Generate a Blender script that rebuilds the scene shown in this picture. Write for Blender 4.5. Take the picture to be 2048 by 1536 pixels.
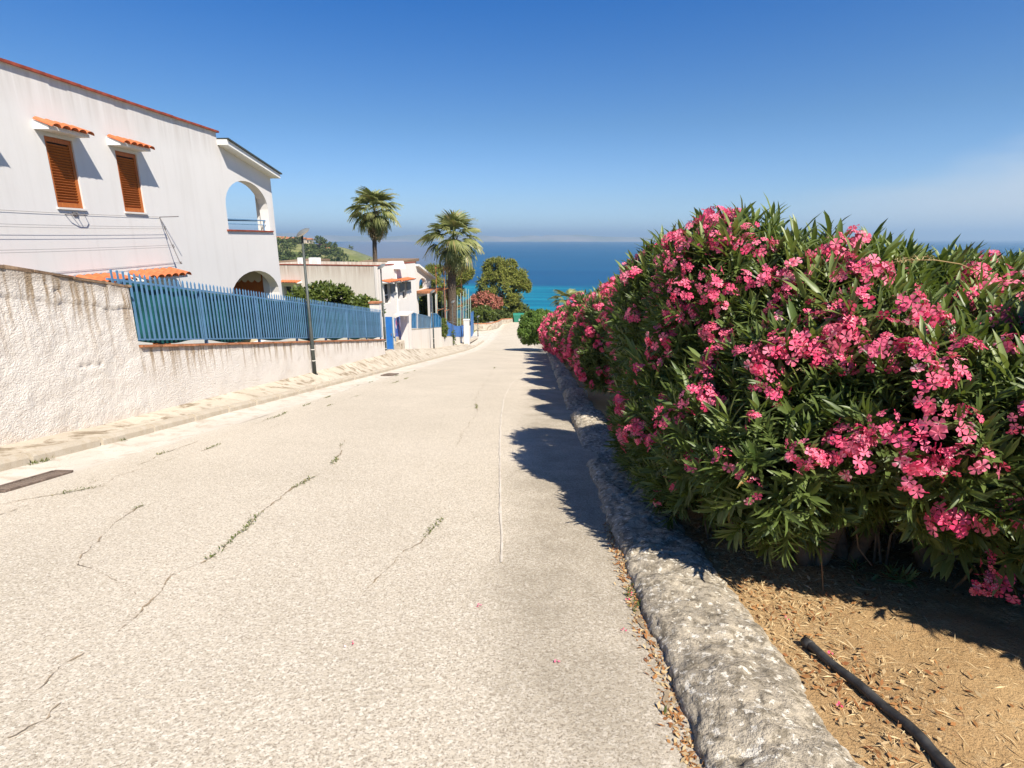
import bpy, math, random
import numpy as np
from mathutils import Vector, Matrix, noise
from mathutils.geometry import tessellate_polygon
random.seed(7); rng = np.random.default_rng(7)
for o in list(bpy.data.objects): bpy.data.objects.remove(o)
scene = bpy.context.scene
C = scene.collection
R = math.radians

# ---------------------------------------------------------------- camera, world, sun
PITCH, YAW, F = R(14.77), R(2.8), 1100.0
cd = bpy.data.cameras.new('camera'); cam = bpy.data.objects.new('camera', cd); C.objects.link(cam)
cd.lens = 36 * F / 2048; cd.sensor_width = 36; cd.clip_start = 0.05; cd.clip_end = 90000
cam.location = (0, 0, 0); cam.rotation_euler = (math.pi/2 - PITCH, 0, YAW)
scene.camera = cam
SUN_TO = Vector((.42, -.56, .84)).normalized()
elev = math.asin(SUN_TO.z); azim = math.atan2(SUN_TO.x, SUN_TO.y)

world = bpy.data.worlds.new('World'); scene.world = world; world.use_nodes = True
nt = world.node_tree; nt.nodes.clear()
def N(nt, t, **k):
    n = nt.nodes.new(t)
    for a, b in k.items(): setattr(n, a, b)
    return n
out = N(nt, 'ShaderNodeOutputWorld'); bg = N(nt, 'ShaderNodeBackground'); bg.inputs[1].default_value = 0.1
sky = N(nt, 'ShaderNodeTexSky', sky_type='NISHITA', sun_disc=False)
sky.sun_elevation = elev; sky.sun_rotation = azim; sky.altitude = 50
sky.air_density = 1.0; sky.dust_density = 0.3; sky.ozone_density = 1.5
grade = N(nt, 'ShaderNodeMix', data_type='RGBA', blend_type='MULTIPLY'); grade.inputs[0].default_value = 1
nt.links.new(sky.outputs[0], grade.inputs[6])
tc0 = N(nt, 'ShaderNodeTexCoord'); sp0 = N(nt, 'ShaderNodeSeparateXYZ'); nt.links.new(tc0.outputs['Generated'], sp0.inputs[0])
cr = N(nt, 'ShaderNodeValToRGB'); nt.links.new(sp0.outputs[2], cr.inputs[0])
cr.color_ramp.elements[0].position = 0.0; cr.color_ramp.elements[0].color = (.56, .76, 1.16, 1)
cr.color_ramp.elements[1].position = .34; cr.color_ramp.elements[1].color = (.07, .37, .75, 1)
e_ = cr.color_ramp.elements.new(.18); e_.color = (.28, .48, .70, 1)
e3_ = cr.color_ramp.elements.new(.06); e3_.color = (.45, .60, .85, 1)
e2_ = cr.color_ramp.elements.new(1.0); e2_.color = (.05, .25, .55, 1)
nt.links.new(cr.outputs[0], grade.inputs[7])
# low bank of sea mist / cloud over the water to the right
tc = N(nt, 'ShaderNodeTexCoord'); sep = N(nt, 'ShaderNodeSeparateXYZ'); nt.links.new(tc.outputs['Generated'], sep.inputs[0])
def wmath(op, a, b=None, c=None, clamp=False):
    m = N(nt, 'ShaderNodeMath', operation=op, use_clamp=clamp)
    for i, v in enumerate((a, b, c)):
        if v is None: continue
        if isinstance(v, (int, float)): m.inputs[i].default_value = v
        else: nt.links.new(v, m.inputs[i])
    return m.outputs[0]
mp = N(nt, 'ShaderNodeMapping'); mp.inputs['Scale'].default_value = (1.3, 1.3, 4.5); nt.links.new(tc.outputs['Generated'], mp.inputs[0])
nz = N(nt, 'ShaderNodeTexNoise'); nz.inputs['Scale'].default_value = 2.2; nz.inputs['Detail'].default_value = 5; nz.inputs['Roughness'].default_value = .5
nt.links.new(mp.outputs[0], nz.inputs['Vector'])
az = wmath('ARCTAN2', sep.outputs[0], sep.outputs[1])
side = N(nt, 'ShaderNodeMapRange', interpolation_type='SMOOTHSTEP'); nt.links.new(az, side.inputs[0])
side.inputs[1].default_value = .2; side.inputs[2].default_value = .8
hgt = wmath('ADD', wmath('MULTIPLY', side.outputs[0], .115), wmath('MULTIPLY', wmath('SUBTRACT', nz.outputs[0], .5), .16))
low = N(nt, 'ShaderNodeMapRange', interpolation_type='SMOOTHSTEP'); nt.links.new(wmath('SUBTRACT', hgt, sep.outputs[2]), low.inputs[0])
low.inputs[1].default_value = -.045; low.inputs[2].default_value = .04
bankf = wmath('MULTIPLY', wmath('MULTIPLY', low.outputs[0], side.outputs[0]), .85)
cm = N(nt, 'ShaderNodeMix', data_type='RGBA'); nt.links.new(bankf, cm.inputs[0]); nt.links.new(grade.outputs[2], cm.inputs[6])
cm.inputs[7].default_value = (4.5, 4.7, 4.95, 1)
nt.links.new(cm.outputs[2], bg.inputs[0]); nt.links.new(bg.outputs[0], out.inputs[0])

sd = bpy.data.lights.new('sun', 'SUN'); sd.energy = 5.0; sd.angle = R(.55); sd.color = (1, .93, .82)
sun = bpy.data.objects.new('sun', sd); C.objects.link(sun); sun.rotation_euler = SUN_TO.to_track_quat('Z', 'Y').to_euler()
scene.view_settings.view_transform = 'Standard'; scene.view_settings.look = 'None'
scene.view_settings.gamma = 1; scene.view_settings.use_curve_mapping = False
scene.view_settings.exposure = 0.76
scene.cycles.volume_bounces = 0
scene.cycles.transparent_max_bounces = 6
scene.cycles.max_bounces = 5; scene.cycles.diffuse_bounces = 3

# ---------------------------------------------------------------- helpers
def ray(u, v):
    a = (u-1024)/F; b = -(v-768)/F
    fy = math.cos(PITCH) + math.sin(PITCH)*b; z = -math.sin(PITCH) + math.cos(PITCH)*b
    return Vector((a*math.cos(YAW)-fy*math.sin(YAW), a*math.sin(YAW)+fy*math.cos(YAW), z))
def at(u, v, Y): r = ray(u, v); return r*(Y/r.y)
def atx(u, v, X): r = ray(u, v); return r*(X/r.x)

def tag(o, label=None, cat=None, group=None, kind=None):
    if label: o['label'] = label
    if cat: o['category'] = cat
    if group: o['group'] = group
    if kind: o['kind'] = kind
    return o
def empty(name, loc=(0, 0, 0), rz=0, label=None, cat=None, group=None, kind=None):
    o = bpy.data.objects.new(name, None); C.objects.link(o); o.location = loc; o.rotation_euler = (0, 0, rz)
    o.empty_display_size = .2
    return tag(o, label, cat, group, kind)
def link(name, me, parent=None, loc=(0, 0, 0), rot=(0, 0, 0), scale=(1, 1, 1)):
    o = bpy.data.objects.new(name, me); C.objects.link(o); o.parent = parent
    o.location = loc; o.rotation_euler = rot; o.scale = scale
    return o

class MB:
    def __init__(s): s.v = []; s.f = []; s.mi = []; s.cur = 0
    def add(s, vs, fs):
        b = len(s.v); s.v += [tuple(p) for p in vs]; s.f += [tuple(b+i for i in f) for f in fs]; s.mi += [s.cur]*len(fs); return s
    def box(s, c, d, M=None):
        x, y, z = d[0]/2, d[1]/2, d[2]/2
        vs = [Vector((sx*x, sy*y, sz*z)) for sz in (-1, 1) for sy in (-1, 1) for sx in (-1, 1)]
        if M is not None: vs = [M @ p for p in vs]
        c = Vector(c); vs = [p+c for p in vs]
        return s.add(vs, [(0, 2, 3, 1), (4, 5, 7, 6), (0, 1, 5, 4), (2, 6, 7, 3), (0, 4, 6, 2), (1, 3, 7, 5)])
    def box2(s, a, b):
        return s.box([(a[i]+b[i])/2 for i in range(3)], [abs(b[i]-a[i]) for i in range(3)])
    def tube(s, pts, rad, n=8, cap=True):
        pts = [Vector(p) for p in pts]; rs = rad if hasattr(rad, '__len__') else [rad]*len(pts)
        rings = []; prev = None
        for i, p in enumerate(pts):
            t = (pts[min(i+1, len(pts)-1)]-pts[max(i-1, 0)]).normalized()
            if prev is None:
                a = t.orthogonal().normalized()
            else:
                a = (prev - t*prev.dot(t)).normalized()
            prev = a; b = t.cross(a)
            rings.append([p+(a*math.cos(2*math.pi*k/n)+b*math.sin(2*math.pi*k/n))*rs[i] for k in range(n)])
        vs = [q for r in rings for q in r]; fs = []
        for i in range(len(rings)-1):
            for k in range(n):
                k2 = (k+1) % n; fs.append((i*n+k, i*n+k2, (i+1)*n+k2, (i+1)*n+k))
        if cap: fs += [tuple(range(n))[::-1], tuple((len(rings)-1)*n+k for k in range(n))]
        return s.add(vs, fs)
    def prism(s, poly, M, h):
        n = len(poly); vs = [M @ Vector((p[0], p[1], 0)) for p in poly]+[M @ Vector((p[0], p[1], h)) for p in poly]
        return s.add(vs, [tuple(range(n))[::-1], tuple(range(n, 2*n))]+[(i, (i+1) % n, n+(i+1) % n, n+i) for i in range(n)])
    def mesh(s, name, mats, smooth=False):
        me = bpy.data.meshes.new(name); me.from_pydata(s.v, [], s.f)
        for m in (mats if isinstance(mats, (list, tuple)) else [mats]): me.materials.append(m)
        if len(me.materials) > 1: me.polygons.foreach_set('material_index', s.mi)
        if smooth: me.polygons.foreach_set('use_smooth', [True]*len(me.polygons))
        me.update(); return me
    def obj(s, name, mats, parent=None, smooth=False, loc=(0, 0, 0), rot=(0, 0, 0)):
        return link(name, s.mesh(name, mats, smooth), parent, loc, rot)

def np_mesh(name, V, Fa, mat, rnd=None, smooth=False):
    """V (n,3), Fa (m,k) faces all with k corners"""
    me = bpy.data.meshes.new(name); m, k = Fa.shape
    me.vertices.add(len(V)); me.vertices.foreach_set('co', V.astype(np.float32).ravel())
    me.loops.add(m*k); me.loops.foreach_set('vertex_index', Fa.astype(np.int32).ravel())
    me.polygons.add(m); me.polygons.foreach_set('loop_start', np.arange(0, m*k, k, dtype=np.int32))
    me.polygons.foreach_set('loop_total', np.full(m, k, dtype=np.int32))
    if smooth: me.polygons.foreach_set('use_smooth', np.ones(m, dtype=bool))
    if rnd is not None:
        a = me.attributes.new('rnd', 'FLOAT', 'POINT'); a.data.foreach_set('value', rnd.astype(np.float32))
    me.update(); me.validate(); me.materials.append(mat); return me

def grid(name, xs, ys, zf, mat, parent=None, smooth=True):
    xs = np.asarray(xs); ys = np.asarray(ys); V = np.array([(x, y, zf(x, y)) for y in ys for x in xs]); nx = len(xs)
    i = np.arange(len(ys)-1)[:, None]*nx+np.arange(nx-1)[None]; i = i.ravel()
    Fa = np.stack([i, i+1, i+1+nx, i+nx], 1)
    return link(name, np_mesh(name, V, Fa, mat, smooth=smooth), parent)

def n3(x, y, z=0., s=1.): return noise.noise(Vector((x*s, y*s, z*s)))
def fbm(x, y, z=0., s=1., o=4): return noise.fractal(Vector((x*s, y*s, z*s)), 1., 2., o)

# ---------------------------------------------------------------- materials
class NT:
    def __init__(s, name):
        s.m = bpy.data.materials.new(name); s.m.use_nodes = True; s.t = s.m.node_tree; s.t.nodes.clear()
        s.out = s.n('ShaderNodeOutputMaterial'); s.co = s.n('ShaderNodeTexCoord')
    def n(s, t, **k): return N(s.t, t, **k)
    def l(s, a, b): s.t.links.new(a, b)
    def setv(s, sock, v):
        if hasattr(v, 'is_linked') or isinstance(v, bpy.types.NodeSocket): s.l(v, sock)
        elif isinstance(v, (tuple, list)) and len(v) == 3 and sock.type == 'RGBA': sock.default_value = (*v, 1)
        else: sock.default_value = v
    def mapped(s, scale=(1, 1, 1), src='Object', rot=(0, 0, 0)):
        m = s.n('ShaderNodeMapping'); m.inputs['Scale'].default_value = scale; m.inputs['Rotation'].default_value = rot; s.l(s.co.outputs[src], m.inputs[0]); return m.outputs[0]
    def noise(s, scale, detail=3, rough=.55, vec=None, dist=0):
        n = s.n('ShaderNodeTexNoise'); n.inputs['Scale'].default_value = scale; n.inputs['Detail'].default_value = detail
        n.inputs['Roughness'].default_value = rough; n.inputs['Distortion'].default_value = dist
        s.l(vec if vec is not None else s.co.outputs['Object'], n.inputs['Vector']); return n.outputs[0]
    def voro(s, scale, vec=None, feature='F1', out=0, rand=1):
        n = s.n('ShaderNodeTexVoronoi', feature=feature); n.inputs['Scale'].default_value = scale; n.inputs['Randomness'].default_value = rand
        s.l(vec if vec is not None else s.co.outputs['Object'], n.inputs['Vector']); return n.outputs[out]
    def rng(s, v, a, b, c=0., d=1., smooth=False):
        n = s.n('ShaderNodeMapRange'); n.clamp = True
        if smooth: n.interpolation_type = 'SMOOTHSTEP'
        s.setv(n.inputs[0], v)
        for i, x in enumerate((a, b, c, d)): n.inputs[i+1].default_value = x
        return n.outputs[0]
    def math(s, op, a, b=0., clamp=False):
        n = s.n('ShaderNodeMath', operation=op, use_clamp=clamp); s.setv(n.inputs[0], a); s.setv(n.inputs[1], b); return n.outputs[0]
    def mix(s, f, a, b, blend='MIX'):
        n = s.n('ShaderNodeMix', data_type='RGBA', blend_type=blend); s.setv(n.inputs[0], f); s.setv(n.inputs[6], a); s.setv(n.inputs[7], b); return n.outputs[2]
    def bump(s, h, dist=.01, strength=1., normal=None):
        n = s.n('ShaderNodeBump'); n.inputs['Strength'].default_value = strength; n.inputs['Distance'].default_value = dist; s.l(h, n.inputs['Height'])
        if normal is not None: s.l(normal, n.inputs['Normal'])
        return n.outputs[0]
    def pr(s, col, rough=.8, spec=.3, metal=0., normal=None):
        p = s.n('ShaderNodeBsdfPrincipled'); s.setv(p.inputs['Base Color'], col); s.setv(p.inputs['Roughness'], rough)
        p.inputs['Specular IOR Level'].default_value = spec; p.inputs['Metallic'].default_value = metal
        if normal is not None: s.l(normal, p.inputs['Normal'])
        return p
    def done(s, sh): s.l(sh.outputs[0] if hasattr(sh, 'outputs') else sh, s.out.inputs[0]); return s.m
    def attr(s, name='rnd'):
        n = s.n('ShaderNodeAttribute'); n.attribute_name = name; return n.outputs['Fac']

def simple(name, col, rough=.7, spec=.3, metal=0., var=.15, scale=6., bump=0., bscale=40.):
    t = NT(name); a = t.noise(scale, 4, .6)
    c2 = tuple(min(1, c*(1+var)) for c in col); c1 = tuple(c*(1-var*1.3) for c in col)
    c = t.mix(t.rng(a, .3, .7), c1, c2)
    nrm = t.bump(t.noise(bscale, 3), .004, bump) if bump else None
    return t.done(t.pr(c, rough, spec, metal, nrm))

def m_road():
    t = NT('worn_pale_asphalt'); co = t.co.outputs['Object']
    fine = t.voro(85, out=1); big = t.noise(.55, 5, .6); mid = t.noise(7, 5, .7); grain = t.noise(90, 3, .75); g2 = t.noise(48, 4, .7)
    base = t.mix(t.rng(big, .35, .65), (.52, .455, .355), (.61, .535, .425))
    sp = t.n('ShaderNodeSeparateColor'); t.l(fine, sp.inputs[0])
    base = t.mix(t.rng(sp.outputs[0], .5, .9, 0, .7), base, (.76, .69, .58))
    base = t.mix(t.rng(grain, .50, .36, 0, .85), base, (.22, .18, .135))
    base = t.mix(t.rng(g2, .50, .36, 0, .55), base, (.29, .24, .18))
    base = t.mix(t.rng(mid, .55, .8, 0, .3), base, (.36, .31, .25))
    # greyer, dirtier wheel-worn strip near the right kerb
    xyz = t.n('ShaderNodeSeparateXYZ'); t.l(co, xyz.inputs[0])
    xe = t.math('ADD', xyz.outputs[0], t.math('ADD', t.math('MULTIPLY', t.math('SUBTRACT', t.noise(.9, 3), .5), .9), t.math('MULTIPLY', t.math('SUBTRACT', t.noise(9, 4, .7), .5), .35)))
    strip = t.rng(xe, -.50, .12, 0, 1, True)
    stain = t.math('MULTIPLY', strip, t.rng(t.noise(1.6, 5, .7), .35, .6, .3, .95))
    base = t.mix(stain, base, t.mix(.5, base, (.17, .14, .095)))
    ed = t.rng(t.math('ADD', xyz.outputs[0], t.math('MULTIPLY', t.noise(5, 3), .3)), -4.5, -5.0, 0, .5)
    base = t.mix(ed, base, (.60, .54, .45))
    h = t.math('ADD', t.math('MULTIPLY', grain, .6), t.math('MULTIPLY', sp.outputs[0], .35))
    h = t.math('ADD', h, t.math('MULTIPLY', g2, .8))
    return t.done(t.pr(base, .95, .15, 0, t.bump(h, .007, .8)))
def m_concrete(name, c1, c2, stain, amount=.6, sc=1., b=.8):
    t = NT(name)
    a = t.noise(1.3*sc, 5, .65); g = t.noise(70*sc, 4, .75); s_ = t.noise(3.3*sc, 6, .7, dist=.6)
    base = t.mix(t.rng(a, .35, .65), c1, c2)
    base = t.mix(t.rng(s_, .50, .62, 0, amount), base, stain)
    base = t.mix(t.rng(g, .45, .28, 0, .6), base, tuple(c*.5 for c in stain))
    return t.done(t.pr(base, .92, .15, 0, t.bump(t.math('ADD', g, t.math('MULTIPLY', a, .5)), .008, b)))
def m_lichen():
    t = NT('lichened_kerb_concrete')
    a = t.noise(2.2, 6, .7); g = t.noise(60, 4, .75); v = t.noise(16, 5, .7, dist=.4); w = t.noise(24, 4, .6)
    base = t.mix(t.rng(a, .38, .62), (.53, .46, .35), (.33, .285, .22))
    base = t.mix(t.rng(v, .48, .60, 0, .9), base, (.19, .16, .115))
    base = t.mix(t.rng(w, .57, .62, 0, .9), base, (.72, .67, .57))
    base = t.mix(t.rng(g, .45, .3, 0, .7), base, (.12, .105, .085))
    h = t.math('ADD', t.math('MULTIPLY', g, .8), t.math('MULTIPLY', t.noise(20, 4, .7), 1.6))
    return t.done(t.pr(base, .95, .12, 0, t.bump(h, .014, .9)))
def m_roughcast():
    t = NT('roughcast_plaster')
    l = t.noise(24, 5, .72, vec=t.mapped((1, 1, 1.3))); v = t.voro(38, vec=t.mapped((1, 1, 1.5))); a = t.noise(1.1, 5, .65); f = t.noise(3.5, 5, .7, dist=.8)
    base = t.mix(t.rng(a, .35, .7), (.70, .645, .575), (.77, .72, .655))
    base = t.mix(t.rng(f, .6, .76, 0, .55), base, (.60, .46, .345))
    base = t.mix(t.rng(l, .42, .28, 0, .5), base, (.46, .37, .29))
    xyz = t.n('ShaderNodeSeparateXYZ'); t.l(t.co.outputs['UV'], xyz.inputs[0])
    # v of the UV: 0 at the foot of the wall, 1 at its top
    st = t.noise(1., 4, .7, vec=t.mapped((1, 7, .45)))
    top = t.rng(xyz.outputs[1], .45, .95, 0, 1)
    base = t.mix(t.math('MULTIPLY', t.rng(st, .50, .60, 0, .95), top), base, (.33, .235, .14))
    edge = t.rng(t.math('ADD', xyz.outputs[1], t.math('MULTIPLY', t.noise(3, 4), .2)), .98, 1.12, 0, .75)
    base = t.mix(edge, base, (.30, .235, .17))
    foot = t.rng(t.math('ADD', xyz.outputs[1], t.math('MULTIPLY', t.noise(2.2, 4), .25)), .24, .08, 0, .55)
    base = t.mix(foot, base, (.74, .56, .40))
    h = t.math('ADD', l, t.math('MULTIPLY', v, -.35))
    return t.done(t.pr(base, .95, .1, 0, t.bump(h, .030, .85)))
def m_plaster(name, col, streak=(.5, .42, .34), amt=.4, top=None, b=.25):
    t = NT(name); a = t.noise(.8, 5, .6); s_ = t.noise(1., 5, .65, vec=t.mapped((3.2, 3.2, .22)))
    base = t.mix(t.rng(a, .3, .7), tuple(c*.96 for c in col), col)
    base = t.mix(t.rng(s_, .5, .75, 0, amt*.5), base, streak)
    if top is not None:
        xyz = t.n('ShaderNodeSeparateXYZ'); t.l(t.co.outputs['Object'], xyz.inputs[0])
        s2 = t.noise(1., 5, .65, vec=t.mapped((5.5, 5.5, .3)))
        g = t.rng(xyz.outputs[2], top[0], top[1], 0, 1, True)
        base = t.mix(t.math('MULTIPLY', g, t.rng(s2, .38, .68, .05, amt*1.5)), base, streak)
    return t.done(t.pr(base, .9, .15, 0, t.bump(t.noise(45, 4, .6), .004, b)))
def m_leaf(name, c1, c2, c3, rough=.42, spec=.4, trans=.25, w=.92):
    t = NT(name); r = t.attr()
    c = t.mix(t.rng(r, 0, .6), c1, c2); c = t.mix(t.rng(r, w, w+.01), c, c3)
    p = t.pr(c, rough, spec); tr = t.n('ShaderNodeBsdfTranslucent'); t.l(t.mix(.5, c, (.25, .34, .03)), tr.inputs[0])
    mx = t.n('ShaderNodeMixShader'); mx.inputs[0].default_value = trans; t.l(p.outputs[0], mx.inputs[1]); t.l(tr.outputs[0], mx.inputs[2])
    return t.done(mx)
def m_wood():
    t = NT('orange_stained_wood'); g = t.noise(3, 6, .65, vec=t.mapped((14, 14, 1.2)))
    return t.done(t.pr(t.mix(t.rng(g, .3, .7), (.34, .085, .018), (.52, .165, .035)), .5, .35))
def m_tile():
    t = NT('terracotta_tile'); g = t.noise(5, 5, .65); oi = t.n('ShaderNodeObjectInfo')
    c = t.mix(t.rng(g, .3, .7), (.42, .095, .03), (.54, .155, .06)); c = t.mix(t.rng(oi.outputs['Random'], 0, 1, 0, .3), c, (.58, .25, .13))
    return t.done(t.pr(c, .8, .2, 0, t.bump(t.noise(60, 3), .003, .5)))
def m_soil():
    t = NT('dry_sandy_soil'); a = t.noise(1.7, 5, .65); g = t.noise(75, 4, .75); v = t.noise(22, 4, .7)
    c = t.mix(t.rng(a, .35, .65), (.40, .25, .115), (.50, .335, .165)); c = t.mix(t.rng(v, .55, .7, 0, .5), c, (.60, .47, .28))
    c = t.mix(t.rng(g, .46, .3, 0, .75), c, (.18, .11, .055))
    return t.done(t.pr(c, .95, .1, 0, t.bump(t.math('ADD', g, v), .012, 1.)))
def m_sea():
    t = NT('sea_water'); xyz = t.n('ShaderNodeSeparateXYZ'); t.l(t.co.outputs['Object'], xyz.inputs[0])
    wob = t.noise(.006, 4, .6, vec=t.mapped((.5, 1, 1)))
    d = t.math('ADD', t.math('ADD', xyz.outputs[1], t.math('MULTIPLY', xyz.outputs[0], .1)), t.math('MULTIPLY', t.math('SUBTRACT', wob, .5), 160))
    streak = t.noise(1., 4, .6, vec=t.mapped((.010, .06, 1)))
    shallow = t.mix(t.rng(streak, .42, .60), (.002, .105, .185), (.006, .185, .265))
    deep = t.mix(t.rng(t.noise(1., 4, .6, vec=t.mapped((.0016, .006, 1))), .35, .65), (.008, .07, .16), (.010, .09, .19))
    c = t.mix(t.rng(d, 470, 530, 0, 1, True), shallow, deep)
    c = t.mix(t.math('MULTIPLY', t.rng(d, 480, 540, 0, 1, True), t.rng(d, 900, 620, 0, .45, True)), c, (.003, .055, .15))
    w = t.noise(1., 5, .65, vec=t.mapped((.05, .22, 1)))
    return t.done(t.pr(c, .55, .12, 0, t.bump(w, .35, .35)))
def m_ground():
    t = NT('scrub_ground'); a = t.noise(.035, 6, .65); b = t.noise(.3, 5, .7); c_ = t.noise(.012, 4, .6, vec=t.mapped((1, 2.6, 1)))
    c = t.mix(t.rng(a, .38, .62), (.23, .23, .09), (.12, .145, .045)); c = t.mix(t.rng(c_, .5, .62, 0, .7), c, (.27, .25, .125))
    c = t.mix(t.rng(b, .5, .68, 0, .8), c, (.035, .05, .018))
    return t.done(t.pr(c, .95, .05))

M = {}
M['road'] = m_road()
M['gutter'] = m_concrete('gutter_concrete', (.56, .50, .42), (.64, .585, .50), (.36, .28, .19), .45)
M['pave'] = m_concrete('pavement_concrete', (.47, .405, .315), (.57, .50, .40), (.22, .17, .11), .9, .8)
M['kerb'] = m_concrete('kerb_concrete', (.43, .37, .285), (.50, .44, .35), (.37, .29, .19), .4)
M['lichen'] = m_lichen(); M['rough'] = m_roughcast()
M['wall1'] = m_plaster('white_plaster', (.70, .675, .65), (.46, .42, .38), .45, (2.2, 3.1))
M['wall2'] = m_plaster('weathered_plaster', (.64, .58, .505), (.38, .29, .22), .7, (-2.9, -1.6))
M['wall3'] = m_plaster('white_plaster_clean', (.70, .655, .61), (.48, .38, .30), .5)
M['lowwall'] = m_plaster('stained_white_wall', (.68, .63, .56), (.50, .36, .24), .8)
M['cream'] = simple('cream_plaster', (.64, .55, .40), .9, .1, var=.05)
M['wood'] = m_wood(); M['tile'] = m_tile()
M['redtile'] = simple('dark_red_tile', (.27, .06, .035), .8, .2, var=.3, scale=5)
M['brick'] = simple('terracotta_coping', (.40, .17, .085), .9, .1, var=.3, scale=7, bump=.6)
M['ocoping'] = simple('crumbling_brown_coping', (.25, .17, .11), .95, .1, var=.4, scale=14, bump=1)
M['blue'] = simple('blue_painted_metal', (.10, .215, .36), .5, .35, var=.15, scale=3)
M['brightblue'] = simple('bright_blue_paint', (.02, .14, .45), .5, .4, var=.1)
M['cloth'] = simple('blue_cloth', (.07, .17, .42), .8, .1, var=.12, scale=2)
M['net'] = simple('green_blue_screen', (.014, .085, .085), .75, .15, var=.45, scale=2.2)
M['netblue'] = simple('blue_screen', (.03, .15, .30), .75, .15, var=.3, scale=2)
M['pole'] = simple('dark_green_grey_paint', (.055, .065, .06), .5, .35, var=.25, scale=4)
M['galv'] = simple('pale_green_metal', (.36, .45, .38), .5, .4, var=.1)
M['lampw'] = simple('white_lamp_glass', (.75, .72, .66), .4, .4, var=.05)
M['lampg'] = simple('grey_lamp_shell', (.14, .15, .15), .4, .5, var=.1)
M['wire'] = simple('grey_wire', (.16, .15, .15), .5, .4, var=.1)
M['white'] = simple('white_paint', (.78, .77, .74), .6, .3, var=.04)
M['dark'] = simple('dark_interior', (.03, .027, .025), .6, .3, var=.3)
M['glass'] = simple('dark_window_glass', (.025, .028, .03), .12, .6, var=.2)
M['greenbin'] = simple('green_plastic', (.025, .19, .13), .5, .4, var=.12)
M['crack'] = simple('crack_dirt', (.30, .235, .16), 1, .05, var=.4, scale=9)
M['patch'] = simple('rusty_grate_metal', (.16, .12, .095), .85, .2, var=.4, scale=14, bump=.5)
M['pipe'] = simple('dusty_black_pipe', (.05, .048, .045), .55, .35, var=.45, scale=18)
M['trunk'] = simple('pale_oleander_bark', (.20, .14, .085), .9, .1, var=.35, scale=12, bump=.8)
M['bark'] = simple('tree_bark', (.12, .09, .065), .95, .1, var=.35, scale=6, bump=1)
M['ptrunk'] = simple('palm_bark', (.105, .08, .06), .95, .1, var=.4, scale=9, bump=1)
M['sea'] = m_sea(); M['ground'] = m_ground(); M['soil'] = m_soil()
M['leaf'] = m_leaf('oleander_leaf', (.036, .066, .015), (.12, .165, .042), (.42, .24, .03), w=.994)
M['leafl'] = m_leaf('oleander_leaf_young', (.085, .135, .03), (.20, .25, .075), (.42, .24, .03), w=.99)
M['pine'] = m_leaf('pine_needles', (.10, .125, .022), (.27, .28, .06), (.17, .13, .04), .6, .2, .2)
M['shrub'] = m_leaf('shrub_leaves', (.035, .06, .012), (.12, .155, .03), (.24, .22, .05), .4, .4, .25)
M['hedge'] = m_leaf('clipped_shrub_leaves', (.06, .12, .02), (.15, .235, .045), (.18, .28, .06), .5, .3, .3)
M['scrub'] = m_leaf('scrub_leaves', (.04, .06, .018), (.10, .125, .04), (.1, .1, .03), .7, .1, .1)
M['frond'] = m_leaf('palm_frond', (.085, .115, .03), (.26, .27, .10), (.30, .24, .10), .45, .4, .2)
M['dryfrond'] = m_leaf('dry_palm_frond', (.24, .15, .075), (.40, .28, .15), (.45, .32, .2), .8, .1, .15)
M['litter'] = m_leaf('dry_leaf_litter', (.20, .075, .03), (.40, .20, .075), (.48, .35, .19), .8, .1, .1, w=.6)
M['straw'] = m_leaf('straw', (.42, .29, .14), (.66, .50, .28), (.25, .13, .07), .8, .1, .1, w=.85)
M['weed'] = m_leaf('weed_green', (.07, .09, .02), (.13, .15, .04), (.3, .25, .1), .6, .2, .2)
M['olpink'] = m_leaf('dull_pink_blossom', (.33, .105, .075), (.50, .20, .15), (.10, .12, .03), .7, .1, .2, w=.75)
def m_flower(name='pink_petals', hot=(.82, .04, .14), pale=(.92, .33, .43)):
    t = NT(name); r = t.attr(); oi = t.n('ShaderNodeObjectInfo')
    c = t.mix(t.rng(r, 0, 1), hot, pale); c = t.mix(t.rng(oi.outputs['Random'], 0, 1, 0, .45), c, (.80, .055, .20))
    c = t.mix(t.rng(r, .95, .96), c, (.92, .62, .62))
    p = t.pr(c, .6, .2); tr = t.n('ShaderNodeBsdfTranslucent'); t.l(c, tr.inputs[0])
    mx = t.n('ShaderNodeMixShader'); mx.inputs[0].default_value = .3; t.l(p.outputs[0], mx.inputs[1]); t.l(tr.outputs[0], mx.inputs[2])
    return t.done(mx)
M['flower'] = m_flower()

# ---------------------------------------------------------------- ground profile
PY = [-30, 45, 52, 60, 70, 86, 100, 130, 260, 400, 3000]
PZ = [-1.6+.165*30, -9.02, -9.98, -10.85, -11.5, -12.5, -15.2, -21.0, -41.5, -44, -44]
def zr(y): return float(np.interp(y, PY, PZ))
def zr_s(y):  # smoothed
    return sum(zr(y+d) for d in (-3, -1.5, 0, 1.5, 3))/5 if y > 40 else zr(y)
def zs(y):    # back edge of the pavement, at the wall foot
    return max(-2.50-.131*(y-6), zr_s(y)+.14) if y < 24 else float(np.interp(y, [24, 38, 50, 60], [-2.50-.131*18, zr_s(38)+.36, zr_s(50)+.18, zr_s(60)+.15]))

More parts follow.
